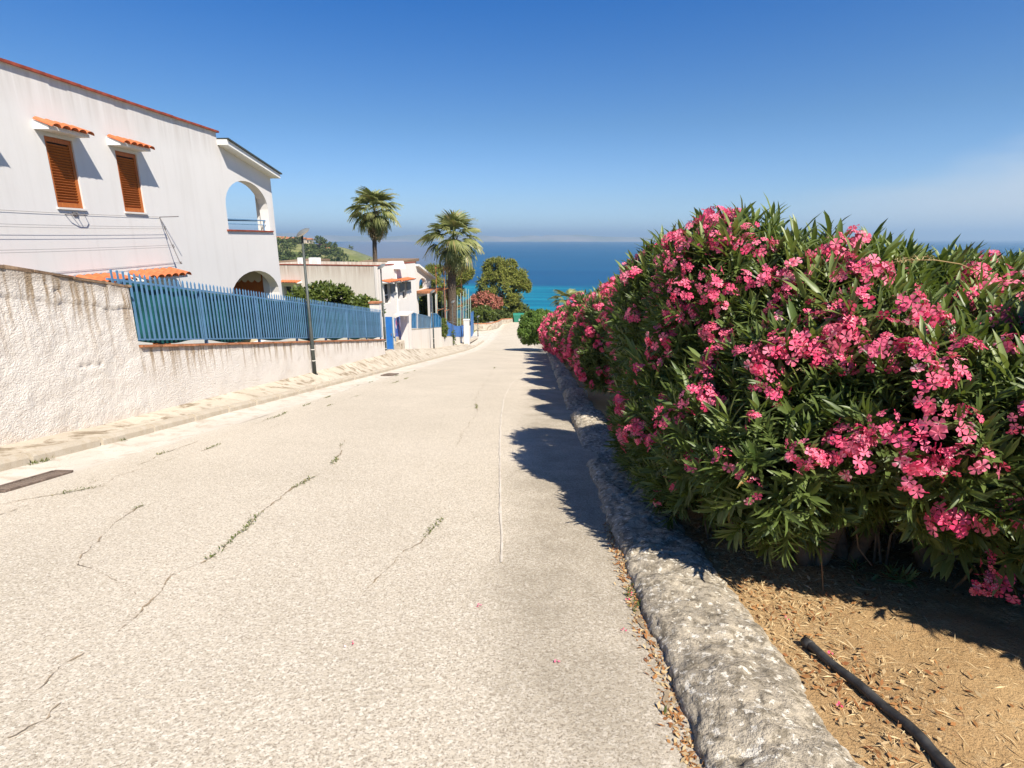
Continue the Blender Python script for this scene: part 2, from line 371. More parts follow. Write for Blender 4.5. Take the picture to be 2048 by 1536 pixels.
def smooth(a, b, x): t = min(1, max(0, (x-a)/(b-a))); return t*t*(3-2*t)
def terrain(x, y):
    z = zr_s(y)-.35
    # left of the street plots stay a little higher; the far headland on the left
    if x < -7.2: z += .9*smooth(-7.2, -9, x)
    hx = (x+330)
    ridge = 0.
    if y > 120 and x < -40:
        crest = np.interp(x, [-900, -420, -300, -235, -190, -150, -120], [4, 1, -2.5, -5, -11, -24, -46])
        low = np.interp(x, [-900, -300, -160, -120], [-16, -26, -38, -46])
        k = smooth(130, 520, y)**1.1
        h = low+(crest-low)*smooth(240, 540, y)
        if y > 560: h = crest-(y-560)*.12
        h += fbm(x, y, 0, .012)*4.0*smooth(-120, -230, x)
        w = smooth(120, 260, y)*smooth(-60, -150, x)
        z = z*(1-w)+h*w
    if abs(x) > 30 and y < 200: z += fbm(x, y, 0, .02)*2.5*smooth(30, 80, abs(x))
    return z
xs = np.concatenate([np.arange(-900, -320, 20), np.arange(-320, -100, 7), np.arange(-100, -30, 5), np.arange(-30, 30, 1.5), np.arange(30, 301, 10)])
ys = np.concatenate([np.arange(-40, 110, 2), np.arange(110, 260, 6), np.arange(260, 620, 8), np.arange(620, 1100, 40)])
tag(grid('ground', xs, ys, terrain, M['ground']), kind='structure')

# sea, far coast
xsS = [-24000, -6000, -1500, 0, 1500, 6000, 24000]; ysS = [150, 800, 2500, 8000, 24000]
tag(grid('sea', xsS, ysS, lambda x, y: -41.0, M['sea'], smooth=False), kind='structure')
def m_coast():
    t = NT('far_coast_rock'); return t.done(t.pr(t.mix(t.rng(t.noise(.0012, 4), .4, .6), (.30, .27, .25), (.17, .19, .15)), .95, .05))
M['coast'] = m_coast()
cx = np.linspace(-10000, 4500, 150); cy = np.linspace(9000, 10500, 12)
def coast(x, y):
    k = math.sin(math.pi*(y-9000)/1500)
    amp = np.interp(x, [-10000, -4200, -2600, -1200, 0, 1400, 2500, 3000, 4500], [110, 120, 105, 80, 100, 75, 50, 5, 0])
    return -45+k*(40+amp*(.55+.6*fbm(x, y, 0, .0012)))
tag(grid('hills', cx, cy, coast, M['coast']), kind='structure')

# ---------------------------------------------------------------- road, gutter, pavement, kerbs
yy = np.concatenate([np.arange(-4, 20, .3), np.arange(20, 86.5, 1.)])
def crown(x): return .045*(1-((x+2.2)/3.2)**2)
tag(grid('road', np.linspace(-5.05, .78, 22), yy, lambda x, y: zr_s(y)+crown(x)+.004+.012*n3(x, y, 0, .6), M['road']), kind='structure')
tag(grid('gutter', np.linspace(-5.86, -4.98, 6), yy, lambda x, y: zr_s(y)+crown(-5.0)-.012+.02*(abs(x+5.35)/.4)**2+.006*n3(x, y, 3, 2), M['gutter']), kind='structure')
tag(grid('side_yard', np.linspace(-12, -5.86, 10), np.arange(50, 86.5, 1.), lambda x, y: zr_s(y)+.04, M['gutter']), kind='structure')
def zpave(x, y):
    k = (-5.95-x)/.75
    return (zr_s(y)+.10)*(1-k)+(zs(y)-.006)*k+.012*n3(x, y, 1, 1.5)
tag(grid('pavement', np.linspace(-6.75, -5.95, 9), np.concatenate([np.arange(-4, 20, .25), np.arange(20, 52, 1.)]), zpave, M['pave']), kind='structure')
tag(grid('pavement', np.linspace(-7.9, -6.75, 5), np.arange(24.2, 62, 1.), lambda x, y: zs(y)-.01+.02*(x+6.75)*-1, M['pave']), kind='structure')

kerb = empty('kerb', (-5.86, 0, zr(0)), kind='structure')
ks = MB()
def kerb_stone_mesh(L):
    b = MB(); prof = [(-.09, -.1), (.075, -.1), (.06, .10), (.035, .13), (.0, .14), (-.09, .14)]
    n = len(prof); vs = []
    for s in (-1, 1): vs += [(p[0], s*L/2, p[1]) for p in prof]
    b.add(vs, [tuple(range(n))[::-1], tuple(range(n, 2*n))]+[(i, (i+1) % n, n+(i+1) % n, n+i) for i in range(n)])
    return b.mesh('kerb_stone', M['kerb'])
km = kerb_stone_mesh(.962)
for i in range(56):
    y = 2.1+i
    o = link('kerb_stone', km, kerb); sl = math.atan2(zr_s(y+.5)-zr_s(y-.5), 1)
    o.location = (random.uniform(-.008, .008), y, zr_s(y)-zr(0)+random.uniform(-.006, .006)); o.rotation_euler = (sl+random.uniform(-.006, .006), 0, random.uniform(-.006, .006))

# rounded, hand-made kerb on the right, with real lumps
def build_round_kerb():
    V = []; ysr = np.concatenate([np.arange(-2, 6, .02), np.arange(6, 12, .05), np.arange(12, 42, .14)]); m = 41
    for y in ysr:
        hump = 1 + .22*n3(0, y, 9, .45)
        joint = .035*max(0, 1-abs(((y+.55) % 2.6)-1.3)/.03) if y < 60 else 0
        for k in range(m):
            a = math.pi*k/(m-1); c = math.cos(a); s = math.sin(a)
            x = .89-c*.285+.035*n3(0, y, 4, .8); ph = ((y+1.1) % 3.6)/3.6; step_ = .165*3.6*.6*(ph-.5)*min(1, (1-ph)/.10, ph/.02+.2) if y > 6.0 else 0
            z = zr_s(y)+crown(.6)-.02+(s**.5)*(.115*hump+step_+.02*smooth(6, 12, y))-joint
            d = .030*fbm(x, y, z, 4, 3)+.014*fbm(x, y, z, 14, 3)+.006*fbm(x, y, z, 45, 2)
            V.append((x-c*d, y, z+s*d))
    V = np.array(V); i = (np.arange(len(ysr)-1)[:, None]*m+np.arange(m-1)[None]).ravel()
    Fa = np.stack([i, i+m, i+m+1, i+1], 1)
    return link('rounded_kerb', np_mesh('rounded_kerb', V, Fa, M['lichen'], smooth=True))
tag(build_round_kerb(), kind='structure')
def zsoil(x, y): return zr_s(y)+.04+.03*fbm(x, y, 0, 1.2)+.012*fbm(x, y, 5, 9, 2)+.03*smooth(1.2, 3, x)
tag(grid('soil', np.concatenate([np.arange(1.05, 4.6, .06), np.arange(4.6, 12, .5)]), np.concatenate([np.arange(-2, 6, .06), np.arange(6, 42, .5)]), zsoil, M['soil']), kind='structure')

# cracks in the road: thin ragged strips of dirt with weeds growing out
def g(u, v):  # road point under a pixel of the photograph's frame, used once to read positions off the plan
    r = ray(u, v); t = -1.58/(r.z+.165*r.y); return r*t
crack_lines = [
 [(-10, 1475), (60, 1415), (130, 1340), (210, 1290), (300, 1215), (350, 1160), (440, 1115), (560, 1000), (665, 940), (690, 885)],
 [(300, 1215), (230, 1170), (160, 1140), (200, 1085), (225, 1060), (280, 1015)],
 [(0, 1500), (90, 1450), (140, 1400)],
 [(725, 1195), (785, 1135), (850, 1085), (890, 1040)],
 [(905, 905), (925, 870), (955, 830), (950, 800), (975, 760), (990, 735)],
 [(0, 1012), (55, 1000), (200, 975), (260, 940), (335, 905), (400, 882), (470, 865), (560, 830), (640, 800), (720, 770), (830, 742)],
 [(0, 1032), (200, 963), (380, 910), (480, 880), (560, 850), (660, 812), (830, 752)],
 [(1258, 1170), (1290, 1260), (1320, 1350), (1350, 1450), (1385, 1550)],
]
weed_pts = []
for li, ln in enumerate(crack_lines):
    pts = [g(*p) for p in ln]; P = []
    for a, b in zip(pts, pts[1:]):
        n = max(2, int((b-a).length/.02))
        P += [a.lerp(b, i/n) for i in range(n)]
    wd = [.0075, .006, .006, .005, .007, .006, .005, .014][li]; vs = []; fs = []
    for i, p in enumerate(P):
        p = Vector((p.x+.05*n3(p.x, p.y, li, 3)+.02*n3(p.x, p.y, li+9, 14)+.008*n3(p.x, p.y, li, 40), p.y+.05*n3(p.x, p.y, li+5, 3), 0))
        w = max(.0003, wd*(.15+1.1*n3(p.x, p.y, li*3, 6)+.9*n3(p.x, p.y, li*3, 1.4)+1.1*n3(p.x, p.y, li, 32)))
        d = (P[min(i+1, len(P)-1)]-P[max(0, i-1)]); d.z = 0; d.normalize(); q = Vector((-d.y, d.x, 0))
        for s in (-1, 1):
            e = p+q*s*w
            base = zr_s(e.y)+(crown(e.x) if e.x > -5.05 else crown(-5))+.012*n3(e.x, e.y, 0, .6)
            vs.append((e.x, e.y, base+.010))
        if i: fs.append((2*i-2, 2*i-1, 2*i+1, 2*i))
        if n3(p.x, p.y, 20+li, 1.6) > (.2 if li in (0, 3, 5) else .33): weed_pts.append(Vector((p.x, p.y, vs[-1][2])))
    b = MB().add(vs, fs); tag(b.obj('road_crack', M['crack']), kind='structure')

# scatter helper: many small blades/leaves joined (nobody could count them)
def slivers(name, pts, L, W, mat, up=.15, cnt=1, jitter=.03, label=None, cat=None, curl=.2):
    P = np.repeat(np.array([tuple(p) for p in pts]), cnt, 0); n = len(P)
    P = P+np.c_[rng.normal(0, jitter, (n, 2)), np.zeros(n)]
    a = rng.uniform(0, 2*np.pi, n); l = rng.uniform(*L, n); w = rng.uniform(*W, n); z = np.abs(rng.normal(0, up, n))
    d = np.stack([np.cos(a), np.sin(a), z], 1); d /= np.linalg.norm(d, axis=1)[:, None]
    q = np.stack([-np.sin(a), np.cos(a), rng.normal(0, .35, n)], 1)
    A = P; B = P+d*(l*.5)[:, None]; T = P+d*l[:, None]-np.array([0, 0, 1])*(l*curl*.3)[:, None]
    V = np.stack([A, B+q*w[:, None], T, B-q*w[:, None]], 1).reshape(-1, 3)
    i = np.arange(n)*4; Fa = np.stack([i, i+1, i+2, i+3], 1)
    o = link(name, np_mesh(name, V, Fa, mat, np.repeat(rng.uniform(0, 1, n), 4))); return tag(o, label, cat, kind='stuff')
slivers('weeds', weed_pts, (.015, .045), (.002, .006), M['weed'], up=.9, cnt=3, jitter=.012, label='small weeds growing in the road cracks', cat='weeds')
kp = [Vector((-5.77+random.gauss(0, .012), y, zr(y)+.02)) for y in np.arange(5.2, 7.0, .012) if n3(0, y, 2, 2.2) > .05]
slivers('weeds', kp, (.03, .08), (.002, .005), M['weed'], up=1.2, cnt=4, jitter=.015, label='grass tufts at the foot of the left kerb', cat='weeds')
lit = []
for i in range(1000):
    y = 1.2+2.9*random.random()**1.1; lit.append(Vector((.575+random.gauss(0, .022), y, zr(y)+crown(.6)+.012)))
slivers('leaf_litter', lit, (.012, .04), (.003, .008), M['litter'], up=.35, jitter=.01, label='brown fallen leaves filling the joint between road and rounded kerb', cat='leaf litter')
st = []
for i in range(16000):
    x = random.uniform(1.2, 4.6); y = random.uniform(.9, 4.6)
    if n3(x, y, 7, 1.1) + .55*smooth(2.1, 1.2, x) + .4*smooth(2.3, 3.2, y) < random.uniform(-.35, .75): continue
    st.append(Vector((x, y, zsoil(x, y)+.006)))
slivers('straw_litter', st, (.02, .09), (.001, .0028), M['straw'], up=.12, jitter=.01, label='dry straw and twigs scattered over the sandy soil', cat='straw')
lt = [p for p in (Vector((random.uniform(1.18, 4.2), random.uniform(1.2, 4.6), 0)) for _ in range(9000)) if n3(p.x, p.y, 3, 1.4)+.9*smooth(1.8, 1.2, p.x)+.6*smooth(2.2, 3.2, p.y) > random.uniform(0, .9)]
for p in lt: p.z = zsoil(p.x, p.y)+.008
slivers('leaf_litter', lt, (.015, .05), (.003, .009), M['litter'], up=.3, jitter=.01, label='reddish dry leaves on the soil beside the rounded kerb', cat='leaf litter')
pet = [g(960, 1220), g(1255, 1205), g(1250, 1262), g(1262, 1190), g(1110, 1330), g(700, 1300)]
for p in pet: p.z = zr(p.y)+crown(p.x)+.02
pet += [Vector((1.35, 2.62, zsoil(1.35, 2.62)+.02)), Vector((1.42, 2.3, zsoil(1.4, 2.3)+.02)), Vector((1.25, 1.9, zsoil(1.25, 1.9)+.02))]
slivers('fallen_petals', pet, (.009, .017), (.004, .007), M['flower'], up=.3, cnt=3, jitter=.008, label='pink oleander petals dropped on the road', cat='petals')

# drain grates in the left gutter
def drain(loc, label, L=.74, W=.2):
    e = empty('drain_grate', loc, 0, label, 'drain grate', 'drain grates in the left gutter')
    e.rotation_euler = (-math.atan(.165), 0, 0)
    b = MB()
    b.box((0, L/2, 0), (W, .03, .02)); b.box((0, -L/2, 0), (W, .03, .02)); b.box((W/2, 0, 0), (.03, L-.032, .02)); b.box((-W/2, 0, 0), (.03, L-.032, .02))
    b.obj('frame', M['patch'], e)
    bar = MB().box((0, 0, 0), (W-.032, .024, .010)).mesh('bar', M['patch'])
    n = int(L/.042)
    for i in range(1, n): link('bar', bar, e, (0, -L/2+i*L/n, -.002))
    MB().box((0, 0, -.004), (W-.03, L-.03, .004)).obj('silt', M['gutter'], e)
drain((-5.0-.16, 4.95, zr(4.95)+.026), 'rusty drain grate in the gutter at the left edge, half filled with dirt')
drain((-5.3, 18.9, zr(18.9)+.026), 'dark drain grate in the gutter beside the nearest street lamp', .9, .4)

# pale line painted across and along the road far down
tag(grid('road_line', np.linspace(-4.4, .4, 12), np.linspace(44.2, 44.75, 3), lambda x, y: zr_s(y)+crown(x)+.014+.012*n3(x, y, 0, .6), M['gutter']), kind='structure')
ln = [g(*p) for p in [(1005, 1130), (1001, 1000), (1000, 900), (1002, 840), (1008, 800), (1022, 770), (1050, 745)]]
ys_ = [p.y for p in ln]; xs_ = [p.x for p in ln]
vs, fs = [], []
for i, y in enumerate(np.arange(ys_[0], ys_[-1], .1)):
    x = np.interp(y, ys_, xs_)+.012*n3(0, y, 0, 2); w = .007+.008*n3(0, y, 8, 5)+.0006*y
    for s in (-1, 1): vs.append((x+s*max(w, .001), y, zr_s(y)+crown(x)+.012+.012*n3(x, y, 0, .6)))
    if i: fs.append((2*i-2, 2*i-1, 2*i+1, 2*i))
tag(MB().add(vs, fs).obj('road_line', M['gutter']), kind='structure')

# ---------------------------------------------------------------- boundary walls on the left
def rough_wall(name, x0, ya, yb, ztop, zbot, thick, step, label, cat, amp=.02, parent=None):
    """rough-cast wall facing +X with a lumpy face, UV v = height fraction"""
    ny = int((yb-ya)/step)+1; nz = max(4, int((max(ztop(ya)-zbot(ya), ztop(yb)-zbot(yb)))/step)+1)
    Y = np.linspace(ya, yb, ny); T = np.linspace(0, 1, nz); V = []; UV = []
    for y in Y:
        a, b_ = zbot(y)-.15, ztop(y)
        for t in T:
            z = a+(b_-a)*t; e = min(1, (y-ya)/.08, (yb-y)/.08)
            d = amp*(fbm(x0, y, z, 2.2, 3)*.9+fbm(x0, y, z, 11, 2)*.5+.35*fbm(0, y, z, 30, 2))
            if amp > .015:   # spalled plaster near the top and a ragged lip
                sp = n3(3, y, z, 2.3)+.5*n3(0, y, z, 8)
                if sp > .62 and t > .45: d -= .022
                lip = (1-t)*(b_-a)
                if lip < .34+.08*n3(0, y, 0, 3): d += .022
            V.append((x0+d*e, y, z+.0*t)); UV.append((y, t))
    V = np.array(V); i = (np.arange(ny-1)[:, None]*nz+np.arange(nz-1)[None]).ravel()
    Fa = np.stack([i, i+nz, i+nz+1, i+1], 1)
    me = np_mesh(name, V, Fa, M['rough'], smooth=True)
    uv = me.uv_layers.new(name='UVMap'); UV = np.array(UV, dtype=np.float32); li = np.empty(len(me.loops), dtype=np.int32); me.loops.foreach_get('vertex_index', li)
    uv.uv.foreach_set('vector', np.ascontiguousarray(UV[li]).ravel()); uv.active_render = True
    e = empty(name, (0, 0, 0), 0, label, cat); link('face', me, e)
    b = MB(); a1, a2 = zbot(ya)-.3, zbot(yb)-.3
    b.add([(x0-.05, ya, a1), (x0-.05, yb, a2), (x0-.05, yb, ztop(yb)), (x0-.05, ya, ztop(ya)), (x0-thick, ya, a1), (x0-thick, yb, a2), (x0-thick, yb, ztop(yb)), (x0-thick, ya, ztop(ya))],
          [(0, 1, 2, 3), (4, 7, 6, 5), (0, 3, 7, 4), (1, 5, 6, 2), (3, 2, 6, 7)]); b.obj('core', M['wall3'], e)
    return e
ztA = lambda y: -.34-.2*(y-6.56)
ztB = lambda y: -1.73-.171*(y-8.61)
wA = rough_wall('boundary_wall', -6.6, 2.6, 8.64, ztA, zs, .32, .035, 'tall roughcast white wall with flaking plaster at the left edge', 'wall', .017)
# crumbling coping on top, in uneven slabs
y = 2.6
while y < 8.6:
    L = random.uniform(.35, .6); y2 = min(8.64, y+L)
    z = (ztA(y)+ztA(y2))/2; b = MB(); sl = math.atan(-.2)
    b.box((0, 0, 0), (.38+random.uniform(-.03, .03), (y2-y-.01)*1.02, .03+random.uniform(0, .012)))
    for i, p in enumerate(b.v): b.v[i] = (p[0]+random.uniform(-.01, .01), p[1], p[2]+random.uniform(-.006, .006))
    b.obj('coping_tile', M['ocoping'], wA, loc=(-6.745, (y+y2)/2, z+.018), rot=(sl, 0, 0)); y = y2
wB = rough_wall('boundary_wall', -6.6, 8.645, 23.0, ztB, zs, .26, .07, 'low roughcast wall with rust streaks carrying the blue fence', 'wall', .012)
y = 8.66
while y < 22.9:
    y2 = min(23.0, y+.5); b = MB(); b.box((0, 0, 0), (.31, y2-y-.006, .035))
    for i, p in enumerate(b.v): b.v[i] = (p[0]+random.uniform(-.006, .006), p[1], p[2]+random.uniform(-.003, .003))
    b.obj('coping_tile', M['brick'], wB, loc=(-6.71, (y+y2)/2, ztB((y+y2)/2)+.020), rot=(math.atan(-.171), 0, 0)); y = y2

# blue fence
fe = empty('blue_fence', (-6.72, 8.6, ztB(8.6)), 0, 'long blue metal paling fence with green screen on the low wall', 'fence')
fo = Vector((-6.72, 8.6, ztB(8.6)))
zft = lambda y: -.66-.166*(y-8.72)       # top rail
zfb = lambda y: ztB(y)+.13
def rail(zf, name, d, x):
    b = MB(); ya, yb = (8.35 if zf is zft else 8.7), 22.95
    b.tube([Vector((x, y_, zf(y_)))-fo for y_ in (ya, yb)], d, 4); return b.obj(name, M['blue'], fe)
rail(zft, 'top_rail', .024, -6.705); rail(zfb, 'bottom_rail', .02, -6.705)
pb = MB(); H_ = 1.17
pm = MB().box((0, 0, .50), (.012, .042, 1.0)); pm.add([(-.006, -.021, 1.0), (.006, -.021, 1.0), (.006, .021, 1.0), (-.006, .021, 1.0), (0, 0, 1.04)], [(0, 1, 4), (1, 2, 4), (2, 3, 4), (3, 0, 4)])
pm = pm.mesh('paling', M['blue'])
for y in np.arange(8.42, 22.95, .122):
    zt, zb = zft(y)+.155, zfb(y)-.01
    if y < 8.68: zb = zft(y)-.06
    o = link('paling', pm, fe, Vector((-6.672, y, zb))-fo, (random.uniform(-.006, .006), random.uniform(-.004, .004), random.uniform(-.1, .1)), (1, 1, (zt-zb)/1.04))
for y in (8.72, 10.7, 12.8, 14.85, 16.9, 18.95, 21.0, 22.9):
    b = MB().box((0, 0, 0), (.05, .05, zft(y)-ztB(y)+.03)); b.obj('post', M['blue'], fe, loc=Vector((-6.735, y, (zft(y)+ztB(y))/2+.02))-fo)
# screen behind, slightly wavy, sagging lower edge
V = []; Y = np.linspace(8.7, 22.9, 180)
for y in Y:
    for t in np.linspace(0, 1, 8):
        zb = zfb(y)-.05+.035*math.sin(y*3.1)+.03*n3(0, y, 1, 1.3); z = zb+(zft(y)-.015-zb)*t
        V.append(Vector((-6.768+.012*math.sin(y*11+t*2)+.02*n3(0, y, z, 2.2), y, z))-fo)
V = np.array(V); i = (np.arange(179)[:, None]*8+np.arange(7)[None]).ravel()
link('screen', np_mesh('screen', V, np.stack([i, i+8, i+9, i+1], 1), M['net'], smooth=True), fe)

# ---------------------------------------------------------------- street lamps
def lamp(x, y, z, h, label, first=None, r=.042):
    e = empty('street_lamp', (x, y, z), 0, label, 'street lamp', 'street lamps along the left pavement')
    b = MB(); b.tube([(0, 0, -.05), (0, 0, h*.35), (0, 0, h*.355), (0, 0, h)], [r*1.25, r*1.25, r, r*.75], 12); b.obj('pole', M['pole'], e, True)
    for hz in (.42, .75): MB().tube([(0, 0, hz), (0, 0, hz+.02)], r*1.3, 12).obj('band', M['lampw'], e, True)
    MB().tube([(0, 0, 0), (0, 0, .03)], r*2, 12).obj('foot', M['pole'], e, True)
    hd = MB(); n = 20; rings = [(.0, .09), (.11, .075), (.19, .035), (.215, .0)]
    vs = [(a*math.cos(2*math.pi*k/n), a*math.sin(2*math.pi*k/n), zz) for a, zz in rings for k in range(n)]
    fs = [(i*n+k, i*n+(k+1) % n, (i+1)*n+(k+1) % n, (i+1)*n+k)[::-1] for i in range(3) for k in range(n)]
    hd.add(vs, fs); top = hd.obj('lamp_shell', M['lampg'], e, True, loc=(.05, -.03, h+.055), rot=(R(14), R(-30), 0))
    gl = MB(); rings = [(.207, .0), (.14, -.04), (.0, -.055)]
    vs = [(a*math.cos(2*math.pi*k/n), a*math.sin(2*math.pi*k/n), zz) for a, zz in rings for k in range(n)]
    fs = [(i*n+k, i*n+(k+1) % n, (i+1)*n+(k+1) % n, (i+1)*n+k) for i in range(2) for k in range(n)]
    gl.add(vs, fs).obj('lamp_glass', M['lampw'], e, True, loc=(.05, -.03, h+.055), rot=(R(14), R(-30), 0))
    MB().tube([(0, 0, h-.02), (.03, -.02, h+.05)], r*.5, 8).obj('bracket', M['pole'], e)
for u, v, vt, Y, lab in [(630, 750, 470, 15.3, 'nearest street lamp, dark pole in front of the middle of the blue fence'),
                     (772, 715, 536, 24.7, 'street lamp at the far end of the blue fence, before the weathered house'),
                     (868, 698, 585, 38, 'thin street lamp in front of the stained low white wall'),
                     (907, 693, 605, 48, 'street lamp in front of the blue cloth, its foot green with climber'),
                     (932, 690, 620, 58, 'dark street lamp beside the white gatepost with the blue cloth on its left'),
                     (956, 672, 634, 63, 'short far street lamp in front of the round green bush')]:
    p = at(u, v, Y); zt = at(u, vt, Y).z; lamp(p.x, p.y, p.z, zt-p.z, lab)

# ---------------------------------------------------------------- walls with openings
def wall_poly(outer, holes, Mx, thick, mat, name, parent=None):
    loops = [outer]+holes
    tris = tessellate_polygon([[Vector((p[0], p[1], 0)) for p in l] for l in loops])
    flat = [p for l in loops for p in l]; n = len(flat); vs = [Mx @ Vector((p[0], p[1], 0)) for p in flat]+[Mx @ Vector((p[0], p[1], -thick)) for p in flat]
    fs = []
    for t in tris: fs += [tuple(t), tuple(n+i for i in t[::-1])]
    o = 0
    for l in loops:
        m = len(l)
        for i in range(m): fs.append((o+i, o+(i+1) % m, n+o+(i+1) % m, n+o+i))
        o += m
    b = MB().add(vs, fs); ob = b.obj(name, mat, parent)
    import bmesh; bm = bmesh.new(); bm.from_mesh(ob.data); bmesh.ops.recalc_face_normals(bm, faces=bm.faces); bm.to_mesh(ob.data); bm.free()
    return ob
def rect(a, b, c, d): return [(a, c), (b, c), (b, d), (a, d)]
def arch(a, b, z0, zspring, ztop, n=14):
    cx_ = (a+b)/2; pts = [(a, z0), (b, z0)]
    for i in range(n+1):
        t = math.pi*i/n; pts.append((cx_+(b-a)/2*math.cos(t), zspring+(ztop-zspring)*math.sin(t)))
    return pts

# house 1: facade on the plane x = -10, local (s, z) = (y, z)
HX = -10.
h1 = empty('house', (HX, 12, zs(12)), 0, 'large white two-storey house with wooden shutters and arched porch at left', 'house')
h1.location = (0, 0, 0)
MX = Matrix(((0, 0, 1, HX), (1, 0, 0, 0), (0, 1, 0, 0), (0, 0, 0, 1)))
gz = -6.5
wins = [(9.22, 9.92), (11.5, 12.2), (13.42, 14.14)]
lows = [(9.58, 10.28), (11.62, 12.4), (13.6, 14.35)]
holes = [rect(a, b, .64, 2.02) for a, b in wins]+[rect(a, b, -2.9, -1.22) for a, b in lows]
holes += [arch(17.92, 20.74, .30, 1.05, 1.90), arch(17.55, 21.0-.05, -3.6, -1.98, -1.08)]
outer = [(3., gz), (21.17, gz), (21.17, 2.42), (17.86, 3.0), (17.86, 3.16), (3., 3.16)]
wall_poly(outer, holes, MX, .32, M['wall1'], 'front_wall', h1)
# near side wall, back volume (solid part up to y=17.5)
b = MB(); b.box2((-18, 3.0, gz), (HX-.322, 17.4, 3.15)); b.obj('main_block', M['wall1'], h1)
# loggia: back wall pieces, slabs, end posts and beam
b = MB(); b.box2((-18, 17.402, gz), (-13.2, 21.1, 2.2)); b.obj('rear_wall', M['wall1'], h1)
b = MB(); b.box2((-13.198, 17.402, -.02), (HX-.322, 21.168, .12)); b.obj('loggia_floor', M['cream'], h1)
MYe = Matrix(((1, 0, 0, 0), (0, 0, -1, 21.165), (0, 1, 0, 0), (0, 0, 0, 1)))
b = MB(); b.box2((-10.56, 20.85, -6), (HX-.322, 21.165, -.022)); b.box2((-13.198, 20.85, -6), (-12.9, 21.165, -.022))
b.box2((-12.898, 20.95, -1.0), (-10.562, 21.165, -.022)); b.obj('end_post', M['wall1'], h1)
b = MB(); b.box2((-10.50, 20.85, .122), (HX-.322, 21.165, 2.36)); b.box2((-13.19, 20.85, .122), (-12.9, 21.165, 2.3)); b.obj('end_post', M['wall1'], h1)
# sloping porch roof slab with fascia
def slab(y0, z0, y1, z1, x0, x1, th, mat, name):
    bb = MB(); bb.add([(x0, y0, z0), (x1, y0, z0), (x1, y1, z1), (x0, y1, z1), (x0, y0, z0-th), (x1, y0, z0-th), (x1, y1, z1-th), (x0, y1, z1-th)],
                      [(0, 1, 2, 3), (7, 6, 5, 4), (0, 4, 5, 1), (2, 6, 7, 3), (1, 5, 6, 2), (0, 3, 7, 4)]); return bb.obj(name, mat, h1)
pf0 = atx(436, 272, -9.55); pf1 = atx(550, 349, -9.55)
slab(17.87, 2.97, 21.32, 2.33, -13.4, -9.68, .15, M['white'], 'porch_roof')
slab(17.87, 3.018, 21.38, 2.37, -13.5, -9.62, .045, M['pole'], 'porch_roof_edge')
# parapet coping of red tile, one piece per 0.45 m
ct = MB().box((0, 0, 0), (.62, .435, .055)); ct = ct.mesh('coping_tile', M['redtile'])
for y in np.arange(3.2, 17.8, .44): link('coping_tile', ct, h1, (HX-.24+random.uniform(-.008, .008), y, 3.195+random.uniform(-.003, .003)))
b = MB().box2((HX-.32, 3, 3.162), (HX+.03, 17.86, 3.166)); b.obj('coping_bed', M['wall3'], h1)
MB().tube([(HX+.03, 17.95, 3.02), (HX+.03, 17.93, 2.88)], .02, 6).obj('spout', M['wire'], h1)
# sills
MB().box2((HX-.30, 17.80, .245), (HX+.05, 20.9, .297)).obj('arch_sill', M['redtile'], h1)
# shutters
def shutter(ya, yb, za, zb, x=HX-.055, nsl=21):
    o = empty('shutter', (x, (ya+yb)/2, za)); o.parent = h1
    w = yb-ya; h = zb-za; f = .075; b = MB()
    b.box2((-.02, -w/2, 0), (.02, -w/2+f, h)); b.box2((-.02, w/2-f, 0), (.02, w/2, h)); b.box2((-.02, -w/2+f, 0), (.02, w/2-f, .10)); b.box2((-.02, -w/2+f, h-.09), (.02, w/2-f, h))
    me = b.mesh('shutter_frame', M['wood']); link('shutter_frame', me, o)
    MB().box2((-.03, -w/2, .0), (-.022, w/2, h)).obj('backing', M['dark'], o)
    sm = MB().box((0, 0, 0), (.008, w-2*f-.004, .052)).mesh('slat', M['wood'])
    for i in range(nsl):
        link('slat', sm, o, (0, 0, .12+(h-.23)*(i+.3)/nsl), (0, R(42), 0))
tilem = MB(); n = 9; L = .56
vs = []
for k, (yy_, rr) in enumerate([(0, .115), (L, .095)]):
    for i in range(n):
        a = math.pi*i/(n-1); vs.append((yy_, rr*math.cos(a), .75*rr*math.sin(a)))
    for i in range(n):
        a = math.pi*i/(n-1); vs.append((yy_, (rr-.014)*math.cos(a), .75*(rr-.016)*math.sin(a)))
fs = []
for i in range(n-1):
    fs += [(i, i+1, 2*n+i+1, 2*n+i), (n+i+1, n+i, 3*n+i, 3*n+i+1), (i+1, i, n+i, n+i+1), (2*n+i, 2*n+i+1, 3*n+i+1, 3*n+i)]
fs += [(0, 2*n, 3*n, n), (n-1, 2*n-1, 4*n-1, 3*n-1)]
tilem = tilem.add(vs, fs).mesh('roof_tile', M['tile'], False)
def tiled_awning(parent, org, width, proj, nt_, rz=0, sc=1., corr=False):
    """little tiled roof over a window; local x = out of the wall, y = along it"""
    e = empty('tiled_awning', org, rz); e.parent = parent
    b = MB(); h0 = .18*sc; h1_ = .065*sc
    b.add([(0, 0, 0), (0, width, 0), (proj, width, 0), (proj, 0, 0), (0, 0, h0), (0, width, h0), (proj, width, h1_), (proj, 0, h1_)],
          [(0, 3, 2, 1), (4, 5, 6, 7), (0, 1, 5, 4), (3, 7, 6, 2), (0, 4, 7, 3), (1, 2, 6, 5)])
    b.obj('slab', M['white'], e)
    sl = math.atan2(h0-h1_, proj); st_ = width/nt_; k = st_/.23
    for i in range(nt_):
        o = link('roof_tile', tilem, e, (proj+.11, (i+.5)*st_-(.03 if i == 0 else 0), h1_+.012-.11*math.tan(sl)), (0, sl, math.pi), ((proj+.11)/.56, k*1.06, k)); o.rotation_euler = (0, -sl, math.pi)
        o.location.z += .002*(i % 2)
